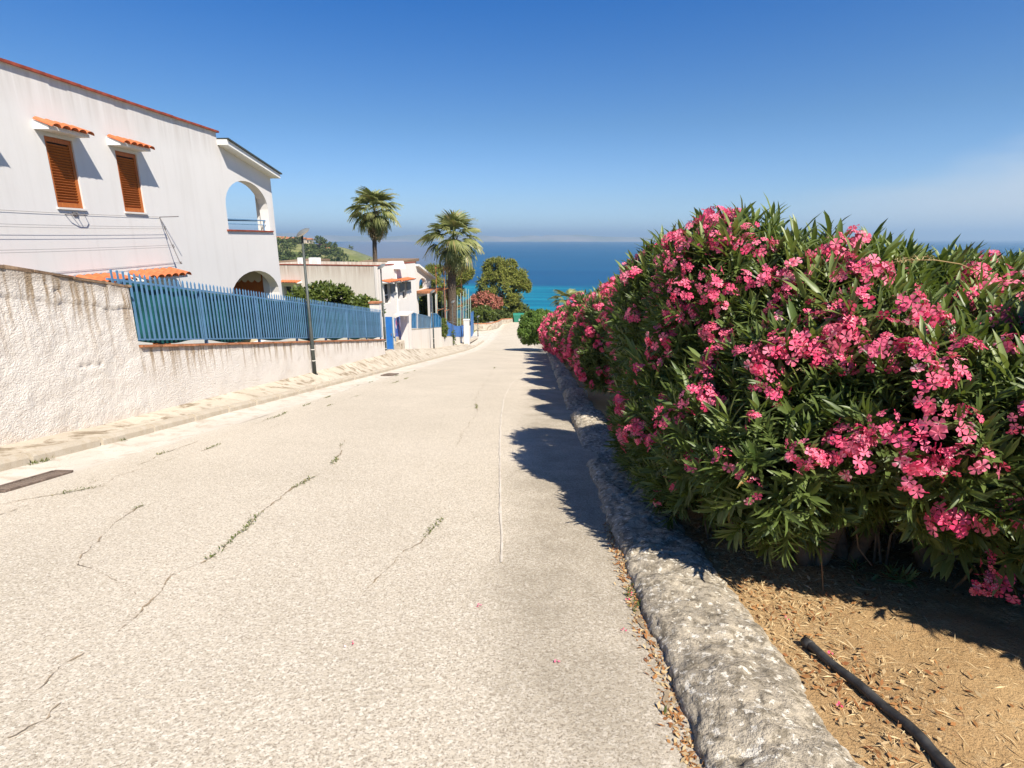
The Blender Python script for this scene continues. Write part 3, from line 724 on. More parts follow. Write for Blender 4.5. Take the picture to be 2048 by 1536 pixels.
for a, b_ in wins:
    shutter(a, b_, .645, 2.015)
    MB().box2((HX-.1, a-.03, .60), (HX+.04, b_+.03, .64)).obj('sill', M['wall3'], h1)
    tiled_awning(h1, (HX+.002, a-.20, 2.10), 1.02, .31, 5)
for a, b_ in lows:
    shutter(a, b_, -2.89, -1.225)
for a, w_ in ((9.3, 1.35), (11.3, 1.42), (13.15, 1.65)): tiled_awning(h1, (HX+.002, a, -1.0), w_, .42, 6)
# blue railing of the loggia
rb = MB(); rb.tube([(HX-.16, 17.92, .62), (HX-.16, 20.74, .66)], .022, 6); rb.tube([(HX-.16, 17.92, .48), (HX-.16, 20.74, .50)], .016, 6)
rb.tube([(HX-.16, 20.6, .66), (HX-.16, 20.62, .30)], .018, 6)
rb.tube([(-12.9, 21.0, .70), (-10.5, 21.0, .66)], .024, 6); rb.obj('railing', M['blue'], h1)
# lower loggia interior: awning with scalloped fringe, wooden shutter wall
MB().box2((-12.895, 21.0, -6), (-10.565, 21.10, -2.35)).obj('inner_wall', M['cream'], h1)
MB().box2((-12.895, 21.02, -2.345), (-10.565, 21.08, -1.002)).obj('wood_panel', M['wood'], h1)
pts = [(-12.9, -.35), (-10.57, -.35)]; m = 9; w_ = (12.9-10.57)/m
for i in range(m):
    for k in range(5): pts.append((-10.57-i*w_-w_*k/4*.98, -1.50-.10*math.sin(math.pi*k/4)))
wall_poly(pts, [], Matrix(((1, 0, 0, 0), (0, 0, -1, 20.75), (0, 1, 0, 0), (0, 0, 0, 1))), .01, M['cream'], 'awning_fringe', h1)

# clothes dryer lines on the house wall
y0 = atx(319, 434, HX).y; pw = Vector((HX, y0, atx(319, 434, HX).z)); po_ = at(357, 433, y0); pb_ = at(361, 527, y0)
cl = empty('clothes_line', pw, 0, 'rows of washing lines on a slanted bracket fixed to the white house', 'clothes line')
b = MB(); d_ = Vector((0, 6-y0, 0))
for sh in (Vector((0, 0, 0)), d_):
    b.tube([sh, po_-pw+sh], .012, 6); b.tube([sh, pb_-pw+sh], .011, 6)
b.obj('bracket', M['wire'], cl)
for t_ in (.0, .21, .25, .60, .64, .97, 1.0):
    p0 = (pb_-pw)*t_+Vector((.02, 0, 0)); pts = [p0+d_*f-Vector((0, 0, .04*math.sin(math.pi*f))) for f in np.linspace(0, 1, 10)]
    MB().tube(pts, .0034, 5).obj('line', M['wire'], cl)
    if t_: MB().box((0, 0, 0), (.03, .04, .03)).obj('clamp', M['wire'], cl, loc=p0)

# bent wire hoop bracket under the middle window
hb = empty('wire_bracket', (HX, 11.9, .5), 0, 'bent wire bracket casting a shadow below the left shuttered window', 'bracket')
b = MB(); pts = [(.0, -.26, .0), (.09, -.24, .01), (.13, -.1, .0), (.13, .1, .0), (.09, .22, .0), (.0, .26, .0)]
b.tube(pts, .009, 6); b.tube([(0, 0, .03), (.06, 0, .04), (.13, 0, 0)], .010, 6); b.tube([(0, -.12, .02), (.13, -.08, .0)], .008, 6); b.obj('hoop', M['wire'], hb)
MB().box((.02, 0, .03), (.03, .12, .07)).obj('wall_plate', M['wire'], hb)

# ---------------------------------------------------------------- house 2 (rotated), house 3 and the gateway
C2 = at(757, 531, 36.); A2 = R(11.5)
h2 = empty('house', (C2.x, C2.y, 0), -A2, 'weathered flat-roofed white house with stained blank wall beyond the blue fence', 'house')
Rz2 = Matrix.Rotation(A2, 4, 'Z'); T2 = Matrix.Translation(-Vector((C2.x, C2.y, 0)))
def loc2(p): return Rz2 @ (T2 @ p.to_4d()).to_3d()   # to local frame of house 2 (x out of street facade, y along it)
def on_side(u, v):      # street facade (local x = 0)
    o = loc2(Vector((0, 0, 0))); d = Rz2.to_3x3() @ ray(u, v); t = -o.x/d.x; q = o+d*t; return q
def on_front(u, v):     # blank facade (local y = 0)
    o = loc2(Vector((0, 0, 0))); d = Rz2.to_3x3() @ ray(u, v); t = -o.y/d.y; q = o+d*t; return q
Ls = on_side(832, 560).y; zt2 = on_side(757, 532).z; base2 = -10.5
MS = Matrix(((0, 0, 1, 0), (1, 0, 0, 0), (0, 1, 0, 0), (0, 0, 0, 1)))
w2 = []
for u1, u2, v1, v2 in [(769, 781, 568, 607), (793, 800, 566, 601), (805, 813, 563, 597)]:
    a = on_side(u1, (v1+v2)/2); c = on_side(u2, (v1+v2)/2); w2.append((a.y, c.y, on_side((u1+u2)/2, v2).z, on_side((u1+u2)/2, v1).z))
wall_poly([(0, base2), (Ls, base2), (Ls, zt2), (0, zt2)], [rect(*w) for w in w2], MS, .28, M['wall3'], 'street_wall', h2)
dl, dr = on_front(570, 600).x, on_front(601, 600).x; dz = on_front(585, 573).z
MF = Matrix(((1, 0, 0, 0), (0, 0, 1, 0), (0, 1, 0, 0), (0, 0, 0, 1)))
MF = Matrix(((1, 0, 0, 0), (0, 0, -1, 0), (0, 1, 0, 0), (0, 0, 0, 1)))
wall_poly([(-9.5, base2), (-.282, base2), (-.282, zt2), (-9.5, zt2)], [rect(dl, dr, dz-2.3, dz)], MF, .28, M['wall2'], 'front_wall', h2)
b = MB(); b.box2((-9.5, Ls-.28, base2), (-.282, Ls, zt2)); b.box2((-9.5, .282, base2), (-9.3, Ls-.282, zt2)); b.obj('rear_wall', M['wall2'], h2)
MB().box2((-9.298, .282, zt2-.45), (-.282, Ls-.282, zt2-.3)).obj('roof', M['kerb'], h2)
MB().box2((dl-.1, .285, dz-2.4), (dr+.1, .33, dz+.1)).obj('door', M['glass'], h2)
MB().box2((dl+.45, .20, dz-2.3), (dl+.52, .282, dz)).obj('door_frame', M['white'], h2)
b = MB(); b.box2((-9.55, -.03, zt2), (.03, .30, zt2+.05)); b.obj('coping', M['redtile'], h2)
MB().box2((-.27, .302, zt2), (.03, Ls, zt2+.05)).obj('coping', M['redtile'], h2)
MB().box2((-.32, -.035, base2), (-.15, -.002, zt2-.02)).obj('corner_pilaster', M['wall3'], h2)
MB().tube([(.05, 2.35, zt2-.02), (.05, 2.35, base2)], .05, 8).obj('downpipe', M['white'], h2)
tiled_awning(h2, (dr+.45, -.002, dz+.22), 1.75, .5, 8, rz=-math.pi/2+math.pi)
h2.children[-1].rotation_euler = (0, 0, -math.pi/2); h2.children[-1].location = (dl-.3, -.002, dz+.25)
for i, w in enumerate(w2):
    MB().box2((-.27, w[0], w[2]), (-.22, w[1], w[3])).obj('window', M['glass'], h2)
    hm = w[2]+(w[3]-w[2])*.42
    MB().box2((-.215, w[0]+.02, hm-.03), (-.19, w[1]-.02, hm+.03)).obj('window_bar', M['white'], h2)
    MB().box((0, 0, 0), (.03, .42, (w[3]-w[2])*.5)).obj('shutter', M['lampg'], h2, loc=(.14, w[1]+.12, w[3]-(w[3]-w[2])*.27), rot=(0, 0, R(-25)))
a0 = w2[0]; tiled_awning(h2, (.002, a0[0]-.35, a0[3]+.12), a0[1]-a0[0]+.7, .55, 6)
a1, a2_ = w2[1], w2[2]; tiled_awning(h2, (.002, a1[0]-.3, a1[3]+.12), a2_[1]-a1[0]+.6, .55, 9)
for o_ in h2.children:
    if o_.name.startswith('tiled_awning'): o_.scale = (1, 1, .8)
# units on the roof
def acunit(u, v, Y, w, label):
    p = at(u, v, Y); e = empty('air_conditioner', (p.x, p.y, zt2-.3), -A2, label, 'air conditioner', 'air conditioners on the flat roof')
    h = p.z-(zt2-.3)+.3; b = MB(); b.box((0, 0, h/2), (w, .35, h)); b.obj('case', M['white'], e)
    MB().tube([(w*.12, -.176, h*.6), (w*.12, -.19, h*.6)], min(w*.28, .2), 12).obj('fan_grille', M['lampw'], e)
    MB().box((0, 0, .04), (w+.06, .4, .06)).obj('bracket', M['wire'], e)
acunit(630, 524, 38.5, .72, 'larger white air conditioner on the flat roof, right of the lamp pole')
acunit(603, 524, 38.8, .38, 'small white air conditioner on the flat roof, left of the lamp pole')
# satellite dish and little roof hump at the corner
p = at(790, 527, 38.5)
sdh = empty('roof_hatch', (p.x, p.y, zt2-.3), -A2, 'low white roof hatch near the street corner of the weathered house', 'roof hatch')
MB().add([(-.8, -.4, 0), (.6, -.4, 0), (.6, .4, 0), (-.8, .4, 0), (-.4, -.3, .5), (.5, -.3, .52), (.5, .3, .52), (-.4, .3, .5)],
         [(0, 1, 5, 4), (1, 2, 6, 5), (2, 3, 7, 6), (3, 0, 4, 7), (4, 5, 6, 7)]).obj('hood', M['white'], sdh)

# dark flat roofs behind
def flat_house(u1, u2, vt, Y, depth, mat, rmat, label, drop=4.):
    a = at(u1, vt, Y); c = at(u2, vt, Y); e = empty('house', ((a.x+c.x)/2, Y, a.z-drop), 0, label, 'house', 'houses between the street and the sea')
    w = c.x-a.x; b = MB(); b.box((0, depth/2, (drop-.3)/2-.5), (w, depth, drop-.3+1)); b.obj('wall', mat, e)
    MB().box((0, depth/2, drop-.14), (w+.6, depth+.6, .3)).obj('roof', rmat, e)
    for k in range(2): MB().box(((k-.5)*w*.5, -.012, drop*.45), (w*.14, .02, 1.1)).obj('window', M['glass'], e)
flat_house(552, 596, 523, 58, 8, M['wall2'], M['ocoping'], 'low house with dark flat roof behind the weathered house, next to the big white house', 4)
flat_house(726, 800, 522, 60, 8, M['wall2'], M['ocoping'], 'low house with dark flat roof at the foot of the tall palm', 4)

# house 3 with arch, terrace and sloping eave
h3o = at(834, 640, 50.); h3 = empty('house', (h3o.x, h3o.y, 0), -A2, 'small white house with sloping roof, arch and brick terrace behind scaffolding', 'house')
T3 = Matrix.Translation(-Vector((h3o.x, h3o.y, 0)))
def l3(u, v, xl=0.):
    o = Rz2 @ (T3 @ Vector((0, 0, 0)).to_4d()).to_3d(); d = Rz2.to_3x3() @ ray(u, v); t = (xl-o.x)/d.x; return o+d*t
q = lambda u, v: (l3(u, v).y, l3(u, v).z)
t1, t2 = q(833, 530), q(862, 556)
aL, aR = q(838, 565)[0], q(851, 565)[0]
wall_poly([(0, -12), (t2[0], -12), (t2[0], t2[1]), (t1[0], t1[1]), (0, t1[1])], [arch(aL, aR, q(845, 578)[1], q(845, 567)[1], q(845, 556)[1]), rect(aL-.3, aR+1., -10.2, q(845, 592)[1])], MS, .3, M['wall3'], 'street_wall', h3)
b = MB(); b.box2((-7, .0, -12), (-.302, .25, t1[1])); b.box2((-7, .252, -12), (-6.8, t2[0], t1[1]-1)); b.box2((-4.2, .252, -12), (-4.0, t2[0], t2[1]-.3)); b.obj('side_wall', M['wall3'], h3)
b = MB(); b.add([(.35, t1[0]-.2, t1[1]+.1), (.35, t2[0]+.5, t2[1]), (-6.9, t2[0]+.5, t2[1]), (-6.9, t1[0]-.2, t1[1]+.1)]+[(.35, t1[0]-.2, t1[1]-.08), (.35, t2[0]+.5, t2[1]-.18), (-6.9, t2[0]+.5, t2[1]-.18), (-6.9, t1[0]-.2, t1[1]-.08)],
      [(0, 1, 2, 3), (7, 6, 5, 4), (0, 4, 5, 1), (1, 5, 6, 2), (2, 6, 7, 3), (3, 7, 4, 0)]); b.obj('roof', M['white'], h3)
zt3 = q(845, 579)[1]
MB().box2((.302-.3, -.1, zt3-.2), (1.3, t2[0]+.4, zt3)).obj('terrace', M['brick'], h3)
b = MB()
for yy_ in (0, t2[0]*.5, t2[0]+.3): b.box2((1.15, yy_-.1, -12), (1.3, yy_+.05, zt3-.2))
b.obj('terrace_post', M['wall3'], h3)
# scaffold
sc = empty('scaffold', (h3.location.x, h3.location.y, 0), -A2, 'rusty pipe scaffold standing in front of the small arched house', 'scaffold')
zA, zB = q(860, 533)[1], -11.
for yy_ in (-.2+t2[0]*.4, t2[0]+.2, t2[0]+2.2):
    for xx in (1.5, 2.3): MB().tube([(xx, yy_, zB), (xx, yy_, zA+.3*random.random())], .035, 6).obj('pole', M['brick'], sc)
for zz in (zA, zt3+.1, zt3-1.9):
    for xx in (1.5, 2.3): MB().tube([(xx, -.4+t2[0]*.4, zz), (xx, t2[0]+2.4, zz)], .03, 6).obj('rail', M['brick'], sc)

# gateway: pillar, gate, sign, steps, wall with railing
def zz(y): return zs(y)
pl = at(752, 700, 24.2)
gp = empty('gate_pillar', (-7.3, 24.35, zz(24.3)), 0, 'white plastered pillar at the far end of the blue fence', 'pillar')
MB().box((0, 0, 1.0), (.42, .4, 2.3)).obj('shaft', M['wall3'], gp); MB().box((0, 0, 2.18), (.5, .5, .06)).obj('cap', M['brick'], gp)
p1 = at(781, 700, 27.2); pt1 = at(781, 634, 27.2)
gt = empty('blue_gate', (p1.x, p1.y, p1.z), R(0), 'bright blue metal gate leaf standing open beside the steps', 'gate')
gh = pt1.z-p1.z
b = MB(); b.box((0, 0, gh/2+.03), (.30, .05, gh-.05)); b.obj('panel', M['brightblue'], gt)
for s in (-1, 1): MB().box((s*.165, 0, gh/2), (.03, .07, gh)).obj('stile', M['blue'], gt)
MB().box((.10, -.04, gh*.48), (.03, .04, .12)).obj('handle', M['wire'], gt)
# printed banner on a frame
def m_banner():
    t = NT('banner_print'); v = t.mapped((1, 1, 1), 'Generated'); n = t.noise(3.2, 3, .6, vec=v, dist=1.2)
    c = t.mix(t.rng(n, .50, .56), (.03, .11, .42), (.62, .50, .58)); c = t.mix(t.rng(t.noise(5, 2, .5, vec=v), .62, .66), c, (.55, .07, .10)); return t.done(t.pr(c, .6, .2))
M['banner'] = m_banner()
a = at(790, 664, 30.0); c = at(801, 658, 33.); top = at(790, 637, 30.).z; bot = at(790, 688, 30.).z
bn = empty('banner', (a.x, a.y, bot), 0, 'printed blue and pink banner tied behind the open blue gate', 'banner')
MB().add([(0, 0, 0), (c.x-a.x, c.y-a.y, at(801, 678, 33.).z-bot), (c.x-a.x, c.y-a.y, at(801, 632, 33.).z-bot), (0, 0, top-bot)], [(0, 1, 2, 3)]).obj('sheet', M['banner'], bn)
MB().tube([(0, 0, -1), (0, 0, top-bot+.05)], .03, 6).obj('post', M['blue'], bn); MB().tube([(c.x-a.x, c.y-a.y, -1), (c.x-a.x, c.y-a.y, at(801, 630, 33.).z-bot)], .03, 6).obj('post', M['blue'], bn)
sp = bpy.data.meshes
# steps
stp = empty('steps', (-7.6, 28.5, zz(28.5)), R(-10), 'flight of pale concrete steps rising behind the blue gate', 'steps')
for i in range(7): MB().box((-.32*i-.5, .8, .09+.09*i-.4+.09), (.34, 2.2, .18+.18*i+.6)).obj('step', M['pave'], stp, loc=(0, 0, .0))
def pillar(u, v, vt, Y, w, label):
    p = at(u, v, Y); h = at(u, vt, Y).z-p.z; e = empty('pillar', p, 0, label, 'pillar', 'white gate pillars')
    MB().box((0, 0, h/2-.2), (w, w, h+.4)).obj('shaft', M['wall3'], e); MB().box((0, 0, h+.03), (w+.08, w+.08, .06)).obj('cap', M['white'], e)
pillar(812, 697, 628, 32, .42, 'wide white pillar right of the steps'); pillar(820.5, 694, 626, 33.2, .22, 'narrow white pillar supporting the gate canopy')
pillar(934, 688, 640, 52, .5, 'white gatepost with rounded top right of the blue cloth')
cn = empty('gate_canopy', (at(808, 627, 31.5)), 0, 'small white canopy over the steps behind the banner', 'canopy')
MB().box((0, 0, 0), (.8, 1.5, .08)).obj('roof', M['wall3'], cn); MB().tube([(.0, -.0, -.045), (.0, 0, -.35)], .03, 6).obj('bracket', M['white'], cn)
# low white wall in two sections following lamp line
def low_wall(u1, v1, t1_, Y1, u2, v2, t2_, Y2, label, mat=None, th=.25, capm=None):
    a, c = at(u1, v1, Y1), at(u2, v2, Y2); ta, tc_ = at(u1, t1_, Y1).z, at(u2, t2_, Y2).z
    e = empty('low_wall', a, 0, label, 'wall'); d = (c-a); nn = Vector((d.y, -d.x, 0)).normalized()*-th
    if nn.x > 0: nn = -nn
    bs = [Vector((0, 0, -.4)), Vector((d.x, d.y, d.z-.4)), Vector((d.x, d.y, tc_-a.z)), Vector((0, 0, ta-a.z))]
    MB().add(bs+[p+nn for p in bs], [(0, 1, 2, 3), (7, 6, 5, 4), (0, 3, 7, 4), (1, 5, 6, 2), (3, 2, 6, 7)]).obj('wall', mat or M['lowwall'], e)
    o3 = nn*.5; up = Vector((0, 0, .03)); MB().tube([bs[3]+o3+up, bs[2]+o3+up], .04, 6).obj('coping', capm or M['kerb'], e)
    return e, a, c, ta, tc_
low_wall(822, 698, 661, 33.6, 884, 696, 655, 42, 'stained low white wall under the blue and grey railing')
low_wall(884.5, 696, 674, 42.3, 931, 690, 674, 56, 'lower white wall under the hanging blue cloth')
low_wall(940, 688, 655, 58, 946, 676, 640, 68, 'short white wall beside the blue panel past the gatepost')
def screen_fence(pts, label, mat, npost=8, rails=True):
    # pts: list of (u, vbottom, vtop, Y)
    P = [(at(u, vb, Y), at(u, vt_, Y)) for u, vb, vt_, Y in pts]; o = P[0][0]; e = empty('railing', o, 0, label, 'railing')
    for i in range(npost):
        t = i/(npost-1)*(len(P)-1); k = min(int(t), len(P)-2); f = t-k
        a = P[k][0].lerp(P[k+1][0], f)-o; c = P[k][1].lerp(P[k+1][1], f)-o
        MB().tube([a, c], .022, 6).obj('post', M['blue'], e)
    for s in (0, 1): MB().tube([p[s]-o for p in P], .02, 6).obj('rail', M['blue'], e)
    off = Vector((-.05, .05, 0)); vs = []; fs = []
    for i, p in enumerate(P): vs += [p[0]-o+off, p[1]-o+off]
    for i in range(len(P)-1): fs.append((2*i, 2*i+2, 2*i+3, 2*i+1))
    MB().add(vs, fs).obj('screen', mat, e); return e
screen_fence([(824, 656, 624, 34), (834, 656, 628, 35.2)], 'short blue gate railing left of the dark screen', M['netblue'], 4)
screen_fence([(837, 656, 628, 35.6), (862, 655, 634, 39)], 'dark screened iron railing on the stained low wall', M['lampg'], 11)
screen_fence([(863, 655, 627, 39.2), (874, 654, 627, 41), (882, 654, 636, 42)], 'pale blue screen panel on the end of the low wall', M['netblue'], 4)
screen_fence([(942, 680, 625, 60), (947, 676, 622, 66)], 'bright blue panel beyond the white gatepost', M['brightblue'], 3)
# hanging cloth, with folds
V = []; nn_ = 26
a = at(893, 672, 46); c = at(928, 674, 54); ta = at(893, 641, 46).z; tb = at(928, 650, 54).z
for i in range(nn_):
    t = i/(nn_-1); p = a.lerp(c, t); zt_c = ta+(tb-ta)*t-.25*math.sin(math.pi*t)
    for k in range(7):
        f = k/6; V.append((p.x+.08*math.sin(t*17+f*2)*(1-f*.5)-a.x, p.y-a.y+.05*math.sin(t*9), p.z+(zt_c-p.z)*f-a.z))
i = (np.arange(nn_-1)[:, None]*7+np.arange(6)[None]).ravel()
ce = empty('hanging_cloth', a, 0, 'blue cloth hung along the fence above the lower white wall', 'cloth')
link('cloth', np_mesh('cloth', np.array(V), np.stack([i, i+7, i+8, i+1], 1), M['cloth'], smooth=True), ce)
MB().tube([(0, 0, ta-a.z), (c.x-a.x, c.y-a.y, tb-a.z)], .02, 6).obj('wire', M['wire'], ce)
# tall ball-court fence poles
cf = at(885, 650, 60); ct_ = empty('court_fence', cf, 0, 'tall pale green poles of a ball court net behind the second palm', 'fence')
prev = None
for u, vt_, Y in [(873, 588, 50), (884, 590, 54), (893, 600, 60), (915, 590, 62), (921, 586, 64), (927, 582, 66), (932, 577, 68), (937, 578, 70), (941, 592, 72)]:
    b0 = at(u, 652, Y); t0 = at(u, vt_, Y); MB().tube([b0-cf, t0-cf], .045, 6).obj('pole', M['galv'], ct_)
    if prev: MB().tube([prev[1]*.55+prev[0]*.45-cf, t0*.55+b0*.45-cf], .02, 5).obj('wire', M['galv'], ct_)
    prev = (b0, t0)
def m_mesh():
    t = NT('green_wire_mesh'); v = t.mapped((1, 1, 1)); w1 = t.n('ShaderNodeTexWave', bands_direction='DIAGONAL'); w1.inputs['Scale'].default_value = 3; t.l(v, w1.inputs[0])
    p = t.pr((.06, .12, .08), .6, .3); tr = t.n('ShaderNodeBsdfTransparent'); mx = t.n('ShaderNodeMixShader'); t.l(t.rng(w1.outputs[1], .2, .8, .25, .5), mx.inputs[0]); t.l(tr.outputs[0], mx.inputs[1]); t.l(p.outputs[0], mx.inputs[2]); return t.done(mx)
M['mesh'] = m_mesh()
a, c = at(893, 650, 60), at(941, 650, 72); ta, tb = at(893, 603, 60), at(941, 596, 72)
MB().add([a-cf, c-cf, tb-cf, ta-cf], [(0, 1, 2, 3)]).obj('net', M['mesh'], ct_)
# dumpster
p = at(1038, 645, 84.5); dm = empty('dumpster', p, R(6), 'green wheeled dumpster at the far end of the road', 'dumpster')
b = MB(); b.add([(-.75, -.5, .15), (.75, -.5, .15), (.75, .5, .15), (-.75, .5, .15), (-.9, -.6, 1.15), (.9, -.6, 1.15), (.9, .6, 1.15), (-.9, .6, 1.15)], [(3, 2, 1, 0), (4, 5, 6, 7), (0, 1, 5, 4), (1, 2, 6, 5), (2, 3, 7, 6), (3, 0, 4, 7)]); b.obj('body', M['greenbin'], dm)
lid = MB(); m = 8; vs = []
for k in range(m+1):
    t = math.pi*k/m*.5+math.pi*.0; vs += [(-.93, .62-1.24*k/m, 1.16+.32*math.sin(math.pi*k/m)), (.93, .62-1.24*k/m, 1.16+.32*math.sin(math.pi*k/m))]
lid.add(vs, [(2*k, 2*k+1, 2*k+3, 2*k+2) for k in range(m)]); lid.obj('lid', M['greenbin'], dm, True)
for sx in (-.6, .6):
    for sy in (-.4, .4): MB().tube([(sx-.03, sy, .09), (sx+.03, sy, .09)], .09, 10).obj('wheel', M['dark'], dm)
MB().box((.1, -.63, .5), (.35, .03, .3)).obj('label_plate', M['white'], dm)
for s in (-1, 1): MB().box((s*.93, -.1, .95), (.06, .5, .06)).obj('handle', M['wire'], dm)
# low curved garden wall at the road's end
cw = empty('garden_wall', at(985, 650, 76), 0, 'low curved pink rimmed wall around the planting at the end of the road', 'wall')
co3 = at(985, 650, 76); A_ = [at(u, v, Y)-co3 for u, v, Y in [(948, 655, 70), (965, 655, 70), (982, 654, 71), (996, 650, 74), (1004, 645, 80), (1030, 643, 85)]]
vs = []; fs = []
for i, p in enumerate(A_): vs += [p+Vector((0, 0, -.4)), p+Vector((0, 0, .42)), p+Vector((-.1, .25, .42)), p+Vector((-.1, .25, -.4))]
for i in range(len(A_)-1):
    k = 4*i; fs += [(k, k+4, k+5, k+1), (k+1, k+5, k+6, k+2), (k+2, k+6, k+7, k+3)]
MB().add(vs, fs).obj('wall', M['pave'], cw)
MB().tube([p+Vector((-.05, .12, .45)) for p in A_], .1, 6).obj('coping', M['brick'], cw)

# ---------------------------------------------------------------- vegetation
def rotmats(D, roll):
    """rotation matrices taking local z to each direction D with a random roll"""
    D = D/np.linalg.norm(D, axis=1)[:, None]; h = np.where(np.abs(D[:, 2:3]) < .95, np.array([[0, 0, 1.]]), np.array([[1., 0, 0]]))
    X = np.cross(h, D); X /= np.linalg.norm(X, axis=1)[:, None]; Y = np.cross(D, X)
    c, s = np.cos(roll)[:, None], np.sin(roll)[:, None]
    return np.stack([X*c+Y*s, -X*s+Y*c, D], 2)
def leaf_quad(L, W, fold=.25, droop=.12):
    """lance leaf along +x lying in xy, folded on the midrib: 6 verts, 4 tris -> as 4 tris"""
    V = np.array([(0, 0, 0), (L*.35, W, fold*W), (L*.35, 0, 0), (L*.35, -W, fold*W), (L*.72, W*.75, fold*W-droop*L*.35), (L*.72, 0, -droop*L*.4), (L*.72, -W*.75, fold*W-droop*L*.35), (L, 0, -droop*L)])
    Fa = np.array([(0, 2, 1), (0, 3, 2), (1, 2, 5), (1, 5, 4), (2, 3, 6), (2, 6, 5), (4, 5, 7), (5, 6, 7)]); return V, Fa
def leaf_low(L, W):
    V = np.array([(0, 0, 0), (L*.45, W, .2*W), (L*.5, -W, .2*W), (L, 0, -.12*L)]); return V, np.array([(0, 2, 1), (1, 2, 3)])
def shoot(nl, L, W, stem, fine, seed, open_=(.5, 1.05)):
    r = np.random.default_rng(seed); Vs = []; Fs = []; Rn = []; off = 0
    for i in range(nl):
        V, Fa = (leaf_quad if fine else leaf_low)(L*r.uniform(.75, 1.15), W*r.uniform(.8, 1.2))
        t = i/nl; el = open_[1]-(open_[1]-open_[0])*(t) - (.0); el = np.pi/2-el  # elevation from horizontal; top leaves point up
        el = (.15+1.1*t)+r.uniform(-.15, .15)
        a = i*2.1+r.uniform(-.3, .3); ce, se = np.cos(el), np.sin(el)
        V = np.stack([V[:, 0]*ce-V[:, 2]*se, V[:, 1], V[:, 0]*se+V[:, 2]*ce], 1)
        ca, sa = np.cos(a), np.sin(a); V = np.stack([V[:, 0]*ca-V[:, 1]*sa, V[:, 0]*sa+V[:, 1]*ca, V[:, 2]+stem*t], 1)
        Vs.append(V); Fs.append(Fa+off); off += len(V); Rn.append(np.full(len(V), r.uniform(0, 1)))
    return np.concatenate(Vs), np.concatenate(Fs), np.concatenate(Rn)
def scatter(templates, P, D, S, name, mat, parent=None, kind='stuff', jit=.35):
    Vs = []; Fs = []; Rs = []; off = 0; n = len(P); pick = rng.integers(0, len(templates), n); Rm = rotmats(D, rng.uniform(0, 2*np.pi, n)); br = rng.uniform(0, 1, n)
    for k, (V, Fa, Rn) in enumerate(templates):
        idx = np.where(pick == k)[0]
        if len(idx) == 0: continue
        W = np.einsum('nij,vj->nvi', Rm[idx], V)*S[idx][:, None, None]+P[idx][:, None, :]
        Vs.append(W.reshape(-1, 3)); Fs.append((Fa[None]+(np.arange(len(idx))*len(V))[:, None, None]+off).reshape(-1, 3)); off += len(idx)*len(V)
        rr = np.where(Rn[None] > .94, Rn[None], .55*Rn[None]+.42*br[idx][:, None]); Rs.append(rr.reshape(-1))
    o = link(name, np_mesh(name, np.concatenate(Vs), np.concatenate(Fs), mat, np.concatenate(Rs)), parent)
    if kind: o['kind'] = kind
    return o
class Blob:
    """union of ellipsoids"""
    def __init__(s, lobes): s.L = np.array(lobes, float)
    def sample(s, n, shell=(.78, 1.02), zmin=None, up=.0):
        vol = (s.L[:, 3]*s.L[:, 4]+s.L[:, 4]*s.L[:, 5]+s.L[:, 3]*s.L[:, 5]); k = rng.choice(len(s.L), n*3, p=vol/vol.sum())
        d = rng.normal(size=(n*3, 3)); d /= np.linalg.norm(d, axis=1)[:, None]; rr = rng.uniform(*shell, (n*3, 1))
        rr = shell[1]-(shell[1]-rr)*rng.uniform(0, 1, (n*3, 1))**.5
        c = s.L[k, :3]; r = s.L[k, 3:]; P = c+d*r*rr; Nn = d/r; Nn /= np.linalg.norm(Nn, axis=1)[:, None]
        keep = np.ones(len(P), bool)
        for i, l in enumerate(s.L):
            q = ((P-l[:3])/l[3:]); keep &= ~((np.sum(q*q, 1) < (shell[0]*.93)**2) & (k != i))
        if zmin is not None: keep &= P[:, 2] > zmin(P)
        P, Nn = P[keep][:n], Nn[keep][:n]; return P, Nn
    def inside(s, p, k=1.):
        q = (np.array(p)-s.L[:, :3])/(s.L[:, 3:]*k); return (np.sum(q*q, 1) < 1).any()
    def hit(s, d, tmax=12, k=1.0, t0=1.):
        d = np.array(d)/np.linalg.norm(d)
        for t in np.arange(t0, tmax, .04):
            if s.inside(d*t, k): return d*t
        return None

fine = [shoot(16, .13, .0105, .13, True, i) for i in range(6)]
fineb = [shoot(13, .16, .0135, .12, True, i+20) for i in range(4)]
midt = [shoot(13, .15, .0145, .14, False, i+40) for i in range(6)]
fart = [shoot(9, .17, .022, .14, False, i+60) for i in range(5)]

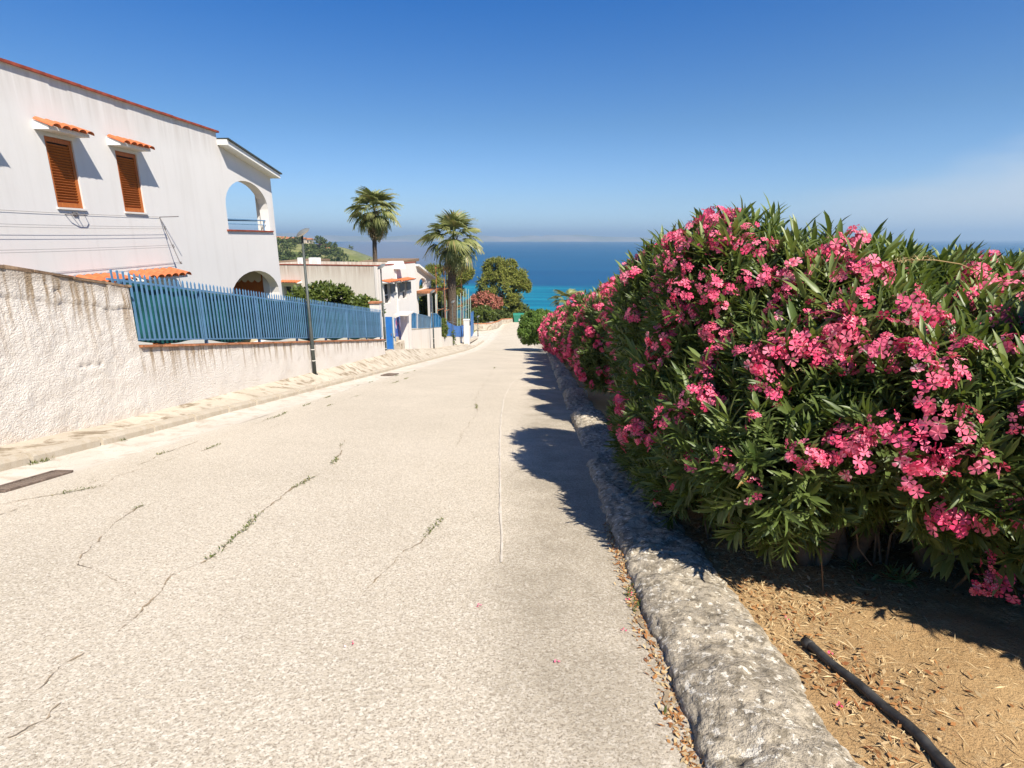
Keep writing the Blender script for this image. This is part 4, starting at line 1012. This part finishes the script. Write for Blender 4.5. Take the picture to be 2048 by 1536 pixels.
# flower clusters
def flower_cluster(nf, rad, fr, seed, petals=5, lowpoly=False):
    r = np.random.default_rng(seed); Vs = []; Fs = []; Rn = []; off = 0
    for i in range(nf):
        d = r.normal(size=3); d[2] = abs(d[2])*.9+.25; d /= np.linalg.norm(d); c = d*rad*r.uniform(.6, 1.05)*np.array([1, 1, .75]); dd = d+r.normal(size=3)*.3
        Rm = rotmats(dd[None], np.array([r.uniform(0, 6)]))[0]; base = r.uniform(.0, .85)
        for k in range(petals):
            a = 2*np.pi*k/petals; ca, sa = np.cos(a), np.sin(a); f = fr*r.uniform(.85, 1.1)
            if lowpoly: V = np.array([(0, 0, 0), (f*.8, -f*.42, f*.2), (f*1.0, f*.1, f*.1), (f*.7, f*.45, f*.25)]); Fa = np.array([(0, 1, 2), (0, 2, 3)])
            else: V = np.array([(0, 0, -f*.3), (f*.45, -f*.2, f*.08), (f*.95, -f*.40, f*.2), (f*1.08, f*.08, f*.05), (f*.85, f*.42, f*.16), (f*.4, f*.2, f*.12)]); Fa = np.array([(0, 1, 5), (1, 2, 3), (1, 3, 5), (5, 3, 4)])
            V = np.stack([V[:, 0]*ca-V[:, 1]*sa, V[:, 0]*sa+V[:, 1]*ca, V[:, 2]], 1) @ Rm.T + c
            Vs.append(V); Fs.append(Fa+off); off += len(V); Rn.append(np.clip(base+r.uniform(-.1, .25, len(V))*(1 if not lowpoly else .6)+(.0), 0, 1))
            if not lowpoly: Rn[-1][0] = .97
    return np_mesh('flower_cluster', np.concatenate(Vs), np.concatenate(Fs), M['flower'], np.concatenate(Rn))
clN = [flower_cluster(n, .092+.0014*n, .0275, i+100) for i, n in enumerate((9, 12, 14, 17, 20, 24, 6, 8))]
clF = [flower_cluster(n, .10, .034, i+140, lowpoly=True) for i, n in enumerate((8, 11, 14, 17, 7))]

def add_cluster(parent, org, p, nrm, near, sc=1.):
    me = random.choice(clN if near else clF); d = Vector(nrm); d = (d*.8+Vector((random.gauss(0, .3), random.gauss(0, .3), random.gauss(.35, .25)))).normalized()
    o = link('flower_cluster', me, parent, Vector(p)+d*.10*sc-org); o.rotation_mode = 'QUATERNION'; q_ = d.to_track_quat('Z', 'Y'); o.rotation_quaternion = q_ @ Matrix.Rotation(random.uniform(0, 6), 4, 'Z').to_quaternion()
    s = sc*random.uniform(.65, 1.2); o.scale = (s, s, s*random.uniform(.9, 1.3)); return o

def stems(parent, org, base, tips, r0=.05, mat=None, n=6, name='branch'):
    for tp in tips:
        a = Vector(base)+Vector((random.gauss(0, .12), random.gauss(0, .12), 0)); c = Vector(tp); mid = a.lerp(c, .45)+Vector((random.gauss(0, .08), random.gauss(0, .08), random.uniform(-.05, .1))); m2 = a.lerp(c, .75)+Vector((random.gauss(0, .06), random.gauss(0, .06), 0))
        MB().tube([a-org, mid-org, m2-org, c-org], [r0, r0*.75, r0*.5, r0*.2], n).obj(name, mat or M['trunk'], parent, True)

oleander = []
def lobes_for(x0, x1, y0, y1, h, seed, nz_=3):
    """irregular lobes filling a rounded block x0..x1, y0..y1, ground..ground+h"""
    r = random.Random(seed); L = []; xc, yc = (x0+x1)/2, (y0+y1)/2; rx, ry = (x1-x0)/2, (y1-y0)/2; zg = zr_s(yc)
    L.append((xc, yc, zg+h*.54, rx*.86, ry*.92, h*.40))
    for i in range(11):
        a = r.uniform(0, 2*math.pi); f = r.uniform(.5, .8); q_ = r.uniform(.33, .38)
        L.append((xc+rx*f*math.cos(a), yc+ry*f*math.sin(a), zg+h*r.uniform(.40, .80), rx*r.uniform(.30, .42), ry*r.uniform(.30, .42), h*r.uniform(.16, .24)))
    return L
def make_bush(name, x0, x1, y0, y1, h, seed, nsh, tmpl, ncl, label, near, extra=[], csc=1., rough_=.5, pick=None, group='pink oleander bushes in the hedge along the right kerb'):
    xc, yc = (x0+x1)/2, (y0+y1)/2; org = Vector((xc, yc, zr_s(yc))); e = empty('oleander_bush', org, 0, label, 'oleander', group)
    bl = Blob(lobes_for(x0, x1, y0, y1, h, seed)+extra)
    P, Nn = bl.sample(nsh, (.70, 1.03), lambda P: np.array([zr_s(y) for y in P[:, 1]])+.30+.2*np.sin(P[:, 1]*3)) if nsh < 4000 else bl.sample(nsh, (.70, 1.03), lambda P: -1.6-.165*P[:, 1]+.16+.16*np.sin(P[:, 0]*5+1))
    D = Nn*.75+np.array([0, 0, .62])+rng.normal(0, .28, P.shape)
    S = rng.uniform(.75, 1.2, len(P))
    o = scatter(tmpl, P-np.array(org), D, S, 'foliage', M['leaf'], e)
    # young tips standing proud on top
    T, Tn = bl.sample(max(60, nsh//10), (.99, 1.10)); k = Tn[:, 2] > .35; T, Tn = T[k], Tn[k]
    if len(T): scatter(fineb if near else tmpl, T-np.array(org), Tn*.3+np.array([0, 0, 1.])+rng.normal(0, .22, T.shape), rng.uniform(.9, 1.35, len(T)), 'young_shoots', M['leafl'], e)
    gz_ = lambda p: zr_s(p[1])
    tips = [bl.L[i, :3]+np.array([0, 0, .1]) for i in range(min(len(bl.L), 9))]
    for c_ in range(2): stems(e, org, (xc+random.uniform(-.4, .4)*(x1-x0)*.5, yc+random.uniform(-.5, .5)*(y1-y0)*.5, zr_s(yc)-.05), tips[c_::2], .045)
    P, Nn = bl.sample(ncl*6, (1.0, 1.06), lambda P: -1.6-.165*P[:, 1]+.5)
    cnt = 0
    for p, nn in zip(P, Nn):
        w = 1.
        if pick is not None: w = pick(p, nn)
        if random.random() < w:
            if p[0] > x1-.3*(x1-x0) and not near: continue
            add_cluster(e, org, p, nn, near, csc); cnt += 1
            if cnt >= ncl: break
    return e, bl, org

def pickA(p, nn):   # denser on the street side and top, sparse low on the near side
    w = .22
    if nn[0] > .25 and nn[1] > -.1 and nn[2] < .6: return .04
    if p[1] > 5.2 and nn[0] > -.1 and nn[2] < .5: return .05
    if nn[0] < -.1: w += .5
    if p[2] > -.9: w += .45
    if nn[1] < -.4 and p[2] < -1.1: w *= .15
    return w
z4 = zr(4.5)
exA = [(2.0, 4.2, -.84, .75, .8, .70), (1.55, 4.6, -.52, .50, .6, .56), (2.9, 4.0, -.95, .6, .6, .62), (1.35, 4.7, -1.45, .48, .7, .55), (1.6, 3.9, -1.35, .5, .5, .55), (2.3, 3.7, -1.35, .6, .55, .5),
       (1.45, 5.9, -.85, .55, .8, .7), (3.0, 3.4, -1.4, .5, .5, .5), (2.5, 3.25, -.95, .6, .5, .45), (1.75, 3.5, -1.0, .5, .5, .45), (2.15, 2.95, -1.05, .5, .45, .48), (1.5, 3.2, -1.35, .40, .4, .40), (1.35, 3.65, -1.35, .38, .5, .42), (1.25, 4.4, -1.75, .32, .8, .42), (1.25, 5.4, -1.9, .35, .8, .5)]
eA, bA, oA = make_bush('oleander_bush', .95, 3.3, 3.3, 6.9, 2.22, 3, 9800, fine, 210, 'nearest oleander bush with bare trunks showing above the black pipe', True, exA, pick=pickA)
exB = [(2.75, 2.6, -.98, .55, .5, .55), (3.9, 3.5, -1.05, .8, .7, .72), (3.5, 3.1, -1.5, .5, .5, .45), (4.5, 3.9, -.9, .8, .8, .7), (3.6, 2.9, -1.85, .5, .35, .3)]
eB, bB, oB = make_bush('oleander_bush', 3.0, 5.8, 2.75, 6.6, 2.2, 8, 5600, fine, 40, 'oleander bush at the right edge with a low pink sprig over the sand', True, exB, pick=pickA)
exC = [(3.55, 2.1, -.45, .72, .78, .75), (3.35, 1.9, -.9, .45, .55, .5)]
make_bush('oleander_bush', 2.85, 4.9, 1.2, 3.3, 2.6, 31, 4200, midt, 14, 'oleander bush just beyond the right edge, shading the sand', True, exC, pick=pickA)
for bx, by, tips_ in [(1.82, 3.3, [(1.5, 3.6, -1.2), (1.7, 3.9, -.9), (2.2, 3.7, -1.1)]), (2.1, 3.4, [(2.4, 3.8, -1.0), (2.0, 4.2, -.7), (2.8, 3.6, -1.2)]), (2.55, 3.25, [(2.9, 3.5, -1.2), (2.3, 3.6, -1.0)]), (3.3, 3.2, [(3.4, 3.5, -1.1), (3.0, 3.6, -1.1)])]:
    for tp in tips_:
        a_ = Vector((bx+random.gauss(0, .02), by, zr(by)-.04)); c_ = Vector(tp); m_ = a_.lerp(c_, .4)+Vector((random.gauss(0, .05), -.04, 0)); m2_ = a_.lerp(c_, .7)+Vector((random.gauss(0, .05), 0, 0))
        MB().tube([a_-oA, m_-oA, m2_-oA, c_-oA], [.05, .036, .026, .012], 9).obj('trunk', M['trunk'], eA, True)
for i in range(26):   # thin bare stems in the open base
    x_ = random.uniform(1.3, 3.2); y_ = random.uniform(3.2, 3.9); a_ = Vector((x_, y_, zr(y_))); c_ = a_+Vector((random.gauss(0, .22), random.gauss(-.05, .12), random.uniform(.6, 1.0)))
    MB().tube([a_-oA, a_.lerp(c_, .5)-oA+Vector((random.gauss(0, .04), 0, 0)), c_-oA], [.009, .007, .004], 5).obj('stem', M['trunk'], eA)
# the showy clusters of the near bush, each set on the bush surface
show = [(1500, 740), (1525, 775), (1550, 735), (1588, 722), (1540, 795), (1610, 705), (1345, 830), (1352, 862), (1415, 770), (1405, 790), (1605, 915), (1615, 945), (1700, 890), (1795, 925), (1800, 955), (1720, 935), (1885, 855), (1885, 945), (1915, 955),
        (1795, 650), (1790, 710), (1825, 780), (1850, 790), (1900, 765), (1810, 700), (1745, 745), (1680, 745), (1630, 650), (1720, 640), (1690, 655), (1480, 500), (1440, 490), (1510, 515), (1460, 510), (1560, 445), (1590, 435), (1575, 460), (1530, 470), (1345, 470), (1330, 450),
        (1450, 605), (1380, 520), (1370, 590), (1650, 530), (1690, 560), (1710, 555), (1960, 580), (1990, 600), (2020, 590), (2040, 600), (1940, 560), (1810, 440), (1885, 490), (1905, 1050), (1935, 1060), (1965, 1055), (1995, 1040), (2015, 1035),
        (1512, 1010), (1440, 1050), (1545, 1085), (1440, 948), (1350, 975), (1300, 880), (1265, 870), (1280, 895), (1340, 910), (1345, 1000), (1975, 1150), (1985, 1165), (2005, 655), (1580, 560), (1520, 590), (1410, 545), (1400, 480), (1500, 480), (1300, 760), (1330, 690), (1430, 690),
        (1360, 560), (1350, 520), (1310, 620), (1345, 650), (1560, 600), (1740, 590), (2010, 660), (1860, 680), (2040, 870), (1700, 500)]
dir_far = {}
for u, v in show:
    d = ray(u, v); best = None
    for (e_, bl_, o_) in ((eA, bA, oA), (eB, bB, oB)):
        h_ = bl_.hit(d, 8, 1.06)
        if h_ is not None and (best is None or h_[1] < best[0][1]): best = (h_, e_, o_)
    if best is None: continue
    h_, e_, o_ = best
    add_cluster(e_, o_, h_, (-.45, -.8, .3), True, 1.12)
# the rest of the hedge down the street
far = [(1.3, 3.2, 7.5, 10.2, 2.65, 11), (.85, 2.9, 10.6, 13.0, 2.72, 12), (.90, 2.8, 13.5, 16.4, 2.68, 13), (.80, 2.8, 17.0, 19.8, 2.65, 14), (.70, 2.7, 20.4, 23.2, 2.55, 15), (.65, 2.7, 23.9, 27.0, 2.6, 16), (.50, 2.7, 27.6, 30.6, 2.6, 17), (.35, 2.7, 31.2, 34.4, 2.6, 18), (.15, 2.7, 35.0, 38.5, 2.6, 19)]
words = ['second', 'third', 'fourth', 'fifth', 'sixth', 'seventh', 'eighth', 'ninth', 'last and farthest']
for i, (x0, x1, y0, y1, h, s) in enumerate(far):
    nsh = [4200, 3600, 3000, 2600, 2200, 2000, 1900, 1800, 1900][i]
    make_bush('oleander_bush', x0, x1, y0, y1, h, s, nsh, midt if i < 3 else fart, 200, words[i]+' oleander bush of the pink hedge, counting down the street from the camera', i < 1, csc=1.12+.06*i, pick=lambda p, nn: 1. if (nn[0] < .1 or nn[1] < -.3) else (.6 if nn[2] > .5 else .03))

# dry grass stalks and low sprigs in front of the near bush
ds = empty('dry_stalk', (1.72, 2.95, zsoil(1.72, 2.95)), 0, 'long pale dry stalk leaning up from the end of the black pipe', 'dry stalk')
MB().tube([(0, 0, 0), (-.04, .03, .28), (-.09, .08, .6)], [.004, .003, .002], 5).obj('stem', M['dryfrond'], ds)
ds2 = empty('dry_stalk', (1.95, 3.1, zsoil(1.95, 3.1)), 0, 'thin bent twig hanging below the near oleander trunks', 'dry stalk')
MB().tube([(0.12, 0, .1), (0.02, .0, .22), (-.05, 0, .5)], [.004, .004, .003], 5).obj('stem', M['trunk'], ds2)
for (u, v, Y, sc_, lab) in [(1720, 1175, 3.1, .8, 'small green sprig low on the shaded soil below the trunks'), (1790, 1180, 3.1, .8, 'pale green seedling right of the sprig below the trunks'), (1950, 1130, 2.75, 1.6, 'leafy low shoot with pink flowers at the right edge')]:
    p = at(u, v, Y); e = empty('oleander_sprig', p, 0, lab, 'sprig', 'low oleander sprigs')
    nd = 5 if sc_ < 1 else 9
    scatter(fineb, rng.normal(0, .06*sc_, (nd, 3)), rng.normal(0, .6, (nd, 3))+np.array([-.2, -.3, .7]), np.full(nd, sc_*.75), 'leaves', M['leafl'], e, kind=None)
    zg = zsoil(p.x, p.y); MB().tube([(0, 0, 0), (.05, .1, (zg-p.z)*.5), (.12, .25, zg-p.z+.16*-.25)], [.005, .007, .009], 5).obj('stem', M['trunk'], e)
    if sc_ > 1:
        for q_ in range(4): add_cluster(e, p, p+Vector((random.uniform(-.06, .08), -.06, random.uniform(-.08, .06))), (-.3, -.9, .2), True, .8)
# dry feathery grass head arching over the top of the near bush
e = empty('grass_head', at(1960, 545, 3.3), 0, 'dry feathery grass head arching over the top of the hedge', 'dry grass'); og = at(1960, 545, 3.3)
pth = [at(u, v, 3.3)-og for u, v in [(1960, 545), (1920, 528), (1870, 520), (1810, 520), (1770, 528)]]
MB().tube(pth, [.003, .003, .003, .002, .001], 5).obj('stem', M['straw'], e)
pp = [pth[2].lerp(pth[4], random.random()*.9)+Vector((0, 0, random.uniform(-.01, .03)))+og for _ in range(60)]
so = slivers('seed_head', pp, (.02, .05), (.001, .003), M['straw'], up=.5, jitter=.015); so.parent = e; so.location = -og
MB().tube([(0, 0, 0), (.1, .3, -.4), (.1, .5, -1.6)], .004, 5).obj('stem', M['straw'], e)

# black irrigation pipe on the soil
pts = []
for u, v in [(1612, 1275), (1650, 1310), (1720, 1370), (1790, 1425), (1850, 1480), (1905, 1540), (1960, 1610)]:
    r_ = ray(u, v); t = -(1.52)/(r_.z+.165*r_.y); p = r_*t; pts.append(Vector((p.x, p.y, zsoil(p.x, p.y)+.02)))
po = pts[0]; pe = empty('irrigation_pipe', po, 0, 'dusty black irrigation pipe lying across the sandy soil', 'pipe')
P2 = []
for a, c in zip(pts, pts[1:]):
    for k in range(4): P2.append(a.lerp(c, k/4))
P2.append(pts[-1])
MB().tube([p-po+Vector((0, 0, .004*math.sin(i))) for i, p in enumerate(P2)], .021, 14).obj('tube', M['pipe'], pe, True)
MB().tube([P2[0]-po+(P2[0]-P2[1]).normalized()*.002, P2[0]-po+(P2[1]-P2[0]).normalized()*.05], .026, 14).obj('end_collar', M['pipe'], pe, True)

# generic leafy crown
lq = [shoot(7, .30, .085, .2, False, i+80) for i in range(5)]
pinet = [shoot(11, .42, .05, .22, False, i+90) for i in range(5)]
def crown_tree(name, base, lobes, nsh, mat, label, cat, scale=1., tm=lq, group=None, trunk_r=.12, tmat=None, twig=True, parts=None, gap=-.28, gs=1.1):
    org = Vector(base); e = empty(name, org, 0, label, cat, group); bl = Blob(lobes)
    P, Nn = bl.sample(nsh, (.55, 1.04)); D = Nn+np.array([0, 0, .35])+rng.normal(0, .35, P.shape)
    # break the crown up into clumps
    k = np.array([n3(p[0], p[1], p[2], gs/scale) for p in P]) > gap; P, D = P[k], D[k]
    scatter(tm, P-np.array(org), D, rng.uniform(.7, 1.25, len(P))*scale, 'crown' if trunk_r else 'leaves', mat, e)
    if trunk_r:
        top = bl.L[0, :3]; MB().tube([(0, 0, -.3), Vector(top)*.5-org*.5+Vector((.1, 0, 0)), Vector(top)-org], [trunk_r, trunk_r*.75, trunk_r*.4], 8).obj('trunk', tmat or M['bark'], e, True)
        for l in bl.L[1:7]: MB().tube([(Vector(top)-org)*.55, (Vector(l[:3])-org).lerp((Vector(top)-org), .4), Vector(l[:3])-org], [trunk_r*.4, trunk_r*.28, trunk_r*.1], 6).obj('branch', tmat or M['bark'], e, True)
    return e
def px_lobes(items, Y, dy=.8):
    out_ = []
    for u, v, ru, rv, *oy in items:
        yy2 = Y+(oy[0] if oy else 0); p = at(u, v, yy2); k = yy2/1080; out_.append((p.x, p.y, p.z, ru*k, max(ru, rv)*k*dy, rv*k))
    return out_
# shrubs behind the fence
crown_tree('citrus_tree', at(650, 690, 27.5), px_lobes([(650, 600, 42, 26), (608, 598, 26, 16, -.3), (640, 585, 20, 14), (680, 602, 20, 18, .3), (690, 590, 10, 14)], 27.5), 900, M['shrub'], 'larger dark green citrus tree behind the blue fence', 'tree', .75, trunk_r=.07, group='citrus trees behind the fence')
crown_tree('citrus_tree', at(728, 700, 29), px_lobes([(728, 620, 30, 18), (712, 618, 16, 12), (745, 622, 15, 14), (728, 608, 16, 10)], 29), 600, M['shrub'], 'smaller yellow green citrus tree near the far end of the blue fence', 'tree', .75, trunk_r=.06, group='citrus trees behind the fence')
# pines
crown_tree('pine_tree', at(1000, 645, 90), px_lobes([(1005, 580, 40, 50), (992, 540, 26, 24), (1030, 555, 22, 24), (1042, 572, 18, 14), (975, 575, 20, 34), (1010, 610, 32, 26), (1048, 576, 12, 8), (985, 610, 24, 22), (1020, 535, 14, 14)], 90), 6500, M['pine'], 'broad olive green pine standing at the end of the road before the sea', 'tree', .95, pinet, trunk_r=.3, gap=-.12, gs=.55)
crown_tree('pine_tree', at(885, 648, 78), px_lobes([(885, 575, 34, 34), (870, 550, 22, 18), (915, 550, 26, 18), (930, 545, 16, 12), (870, 605, 26, 28), (905, 595, 24, 26), (850, 590, 16, 20)], 78), 4500, M['pine'], 'open crowned pine behind the second palm tree', 'tree', .85, pinet, trunk_r=.25, gap=-.08, gs=.55)
crown_tree('dark_tree', at(1040, 648, 95), px_lobes([(1035, 625, 22, 16), (1018, 630, 14, 12), (1052, 632, 16, 10)], 95), 500, M['scrub'], 'low dark tree in shade right of the broad pine', 'tree', 1.5, trunk_r=.15)
crown_tree('dark_tree', at(985, 650, 88), px_lobes([(985, 630, 24, 16), (1000, 636, 20, 12), (950, 622, 14, 20)], 88), 500, M['scrub'], 'dark scrub tree in shade below the broad pine', 'tree', 1.5, trunk_r=.15)
# round bushes at the street's end
crown_tree('flowering_shrub', at(968, 645, 80), px_lobes([(968, 602, 26, 13), (950, 606, 14, 10), (988, 606, 15, 11), (968, 594, 15, 8)], 80), 900, M['olpink'], 'faded pink flowering tree above the round green bush', 'tree', 1.0, trunk_r=.1)
crown_tree('round_bush', at(966, 643, 76), px_lobes([(966, 628, 20, 14), (955, 630, 10, 10), (978, 630, 11, 10)], 76), 700, M['shrub'], 'round dark green bush under the faded pink tree', 'bush', .9, trunk_r=0)
crown_tree('clipped_bush', at(1068, 686, 47), px_lobes([(1070, 655, 26, 30), (1056, 664, 18, 22, -.4), (1078, 642, 20, 20, .6), (1092, 655, 22, 30, 1), (1058, 645, 16, 18)], 44, 1.3), 3600, M['hedge'], 'bright green rounded bush beyond the pink hedge', 'bush', .55, trunk_r=0)
crown_tree('climbing_plant', at(888, 674, 43.5), px_lobes([(888, 660, 5, 15), (886, 645, 4, 8)], 43.5), 160, M['shrub'], 'yellow green climber beside the blue cloth', 'plant', .5, trunk_r=0)
crown_tree('climbing_plant', at(907, 691, 47.8), px_lobes([(907, 682, 3, 10), (907, 668, 2.5, 8)], 47.8), 80, M['shrub'], 'dark climber wrapped round a street lamp foot', 'plant', .35, trunk_r=0)
# scrub below house 3 and behind railing
crown_tree('garden_shrub', at(855, 655, 56), px_lobes([(858, 610, 16, 26), (846, 630, 12, 16), (872, 628, 14, 20)], 56), 600, M['scrub'], 'dark shrubs between the scaffold and the court fence', 'shrub', 1., trunk_r=.08)
# far headland: scattered trees (single things) and a mass of scrub
def fan_frond(seed, dry=False, nseg=20, R_=.85, pet=.80, spread=2.8):
    r = np.random.default_rng(seed); V = []; Fa = []; Rn = []
    def addq(pts, fs, v): b = len(V); V.extend(pts); Fa.extend([tuple(b+i for i in f) for f in fs]); Rn.extend([v]*len(pts))
    # petiole along +x, drooping
    def curve(x): return -.18*x*x
    for s in range(4):
        xa, xb = pet*s/4, pet*(s+1)/4; w = .02
        addq([(xa, -w, curve(xa)), (xb, -w, curve(xb)), (xb, w, curve(xb)), (xa, w, curve(xa))], [(0, 1, 2), (0, 2, 3)], .2)
    for i in range(nseg):
        a = -spread/2+spread*i/(nseg-1)+r.uniform(-.04, .04); L = R_*(1-.25*abs(a)/spread)*r.uniform(.85, 1.1); ca, sa = math.cos(a), math.sin(a); w = .05; v = r.uniform(0, 1)
        pts = []; fs = []
        for k, f in enumerate((0., .35, .65, .85, 1.)):
            x = pet+ca*L*f; y = sa*L*f; dr = -(.62 if not dry else 1.1)*L*max(0, f-.25)**1.6-(.18*x*x if x < 1.4 else .18*1.96+.25*(x-1.4)); ww = w*(1-f)*1.1+.004
            if f > .6: x -= ca*L*(f-.6)*.4; y -= sa*L*(f-.6)*.4
            pts += [(x-sa*ww, y+ca*ww, dr+.02), (x+sa*ww, y-ca*ww, dr-.02)]
            if k: b = 2*k; fs += [(b-2, b-1, b+1), (b-2, b+1, b)]
        addq(pts, fs, v)
    return np_mesh('frond', np.array(V), np.array(Fa), M['dryfrond'] if dry else M['frond'], np.array(Rn))
fr = [fan_frond(i) for i in range(4)]; frd = [fan_frond(i+10, True) for i in range(2)]
def palm(base, top, rt, scale, label, seed, nf=34, nd=12, elev_rng=(-.75, 1.35), thatch=True, crown_drop=.0):
    r = random.Random(seed); org = Vector(base); top = Vector(top); e = empty('palm_tree', org, 0, label, 'palm tree', 'fan palms near the end of the street'); h = (top-org).length
    pts = [(top-org)*(i/8)+Vector((.05*math.sin(i), 0, 0)) for i in range(9)]; rs = [rt*(1.25-.35*i/8) for i in range(9)]; rs[-1] *= 1.2
    MB().tube(pts, rs, 12).obj('trunk', M['ptrunk'], e, True)
    if thatch:   # old leaf bases under the crown
        b = MB()
        for i in range(50):
            a = r.uniform(0, 6.3); zz_ = r.uniform(-1.15, .05)*scale; d = Vector((math.cos(a), math.sin(a), 0)); p = pts[-1]+Vector((0, 0, zz_))+d*rt*.8
            b.tube([p, p+d*.22*scale+Vector((0, 0, r.uniform(-.1, .25)))*scale], [.06*scale, .02*scale], 4)
        b.obj('leaf_bases', M['ptrunk'], e)['kind'] = 'stuff'
    for i in range(nf+nd):
        dry = i >= nf; me = r.choice(frd if dry else fr); a = i*2.399+r.uniform(-.2, .2)
        el = (r.uniform(-1.45, -.85) if dry else elev_rng[0]+(elev_rng[1]-elev_rng[0])*(i/nf)**.72+r.uniform(-.12, .12))
        o = link('frond', me, e, pts[-1]+Vector((0, 0, (-.25 if dry else .1*(i/nf))*scale)), (r.uniform(-.3, .3), -el, a)); s = scale*r.uniform(.85, 1.1)*(.75 if dry else 1); o.scale = (s*(.88 if el > 1. else 1), s, s)
        o.rotation_euler = Matrix.Rotation(a, 3, 'Z').to_4x4().to_3x3().__matmul__(Matrix.Rotation(-el, 3, 'Y')).__matmul__(Matrix.Rotation(r.uniform(-.4, .4), 3, 'X')).to_euler()
        if dry: o['label'] = 'dry brown hanging frond'
    return e
p1b, p1t = at(751, 560, 50), at(748, 424, 50); p1b.z -= 2
palm(p1b, p1t, .19, 1.5, 'tall slender fan palm with a brown skirt behind the weathered house', 15, 50, 26, (-1.1, 1.5))
p2b, p2t = at(903, 665, 52), at(906, 482, 52)
palm(p2b, p2t, .36, 1.95, 'sturdy fan palm with thick dark trunk left of the sea', 9, 42, 16, (-1.05, 1.5))
p3t = at(1133, 606, 40); p3b = Vector((p3t.x+.1, p3t.y, zr_s(40)-.2)); palm(p3b, p3t, .16, .85, 'small fan palm peeping over the far pink hedge', 12, 18, 3, (-.4, 1.3), True)

hl = []
def hill_tree(x, y, s, label, mat='scrub'):
    z = terrain(x, y); crown_tree('hill_tree', (x, y, z-.5), [(x, y, z+s*.9, s, s*.8, s*.75), (x+s*.6, y, z+s*.6, s*.6, s*.6, s*.5), (x-s*.6, y-1, z+s*.55, s*.6, s*.6, s*.5), (x+s*.1, y, z+s*1.4, s*.6, s*.6, s*.5)], 130, M[mat], label, 'tree', s*.9, trunk_r=s*.08, group='trees on the far headland')
hp = [(572, 380, 9, 'large dark tree on the headland just right of the big white house'), (640, 520, 7, 'round tree on the skyline of the headland, the tallest'), (585, 520, 4, 'small tree on the headland skyline beside the lamp head'), (620, 470, 6, 'dark tree right of the lamp pole on the headland slope'), (598, 540, 4, 'small dark tree among the far rooftops'),
      (663, 500, 6, 'tree at the hazy seaward end of the headland ridge'), (678, 480, 5.5, 'outermost tree fading into haze on the headland'), (652, 440, 6, 'leafy tree halfway down the headland slope'), (690, 430, 5, 'low tree on the hazy lower headland'), (565, 470, 6, 'tree at the left end of the headland beside the house corner'), (612, 400, 5, 'bushy tree in the green field of the headland'), (705, 410, 6, 'low broad tree at the tip of the headland')]
for u, Y, s, lab in hp:
    x = ray(u, 500).x/ray(u, 500).y*Y; hill_tree(x, Y, s, lab)
# scrub mass
pts = []; rx = rng.uniform(-330, -110, 14000); ry = rng.uniform(170, 560, 14000)
for x, y in zip(rx, ry):
    if -.52 < x/y < -.22 and n3(x, y, 4, .02)+.6*n3(x, y, 0, .06) > .06: pts.append((x, y, terrain(x, y)+.6))
pts = np.array(pts[:5200]); scatter([shoot(7, 1.6, .6, 1.2, False, i+300) for i in range(4)], pts, np.tile([0, 0, 1.], (len(pts), 1))+rng.normal(0, .3, pts.shape), rng.uniform(.8, 2.2, len(pts)), 'hill_scrub', M['scrub'])
tag(bpy.data.objects['hill_scrub'], 'dark scrub covering the slope of the far headland', 'scrub')
for i, (u, Y, w, h, lab) in enumerate([(563, 560, 14, 5, 'leftmost pale villa on the headland skyline'), (580, 545, 12, 5, 'pinkish villa on the headland ridge left of the lamp pole'), (597, 555, 16, 5.5, 'long low villa behind the lamp pole on the headland'), (614, 560, 12, 5, 'red roofed villa right of the lamp pole on the headland'), (641, 530, 12, 5, 'white villa under the tallest skyline tree'), (664, 520, 9, 4, 'small villa at the hazy end of the headland ridge')]):
    x = ray(u, 500).x/ray(u, 500).y*Y; z = terrain(x, Y); h *= .72; e = empty('villa', (x, Y, z), 0, lab, 'villa', 'villas on the far headland')
    MB().box((0, 0, h/2-.5), (w, 8, h+1)).obj('wall', M['wall2'], e)
    b = MB(); b.add([(-w/2-.6, -4.6, h), (w/2+.6, -4.6, h), (w/2+.6, 4.6, h), (-w/2-.6, 4.6, h), (-w/2-.6, 0, h+1.8), (w/2+.6, 0, h+1.3)], [(0, 1, 5, 4), (2, 3, 4, 5), (0, 4, 3), (1, 2, 5), (3, 2, 1, 0)]); b.obj('roof', M['brick'], e)
    for k in range(3): MB().box(((k-1)*w*.28, -4.02, h*.45), (1.6, .05, 2)).obj('window', M['glass'], e)

# ---------------------------------------------------------------- air
def volume_mat(name, dens, col, aniso=.2):
    t = NT(name); v = t.n('ShaderNodeVolumePrincipled'); v.inputs['Color'].default_value = (*col, 1); v.inputs['Density'].default_value = dens; v.inputs['Anisotropy'].default_value = aniso; t.l(v.outputs[0], t.out.inputs['Volume']); return t.m
USE_AIR = True
if USE_AIR:
    hz = MB().box2((-24500, -100, -46.5), (24500, 24800, 240)).obj('haze', volume_mat('haze_air', 1.5e-4, (.56, .79, 1.0)))
    hz['kind'] = 'stuff'
    fg = MB(); import bmesh
    for i, (u, v, Y, rx_, ry_, rz_, dn) in enumerate([(775, 512, 640, 85, 130, 18, .0042)]):
        p = at(u, v, Y); bm = bmesh.new(); bmesh.ops.create_uvsphere(bm, u_segments=48, v_segments=24, radius=1); me = bpy.data.meshes.new('mist'); bm.to_mesh(me); bm.free(); me.materials.append(volume_mat('mist_air', dn, (.85, .9, 1.0)))
        o = link('mist', me, None, p, (0, 0, 0), (rx_, ry_, rz_)); tag(o, 'bank of sea mist hiding the tip of the headland', 'mist', kind='stuff')
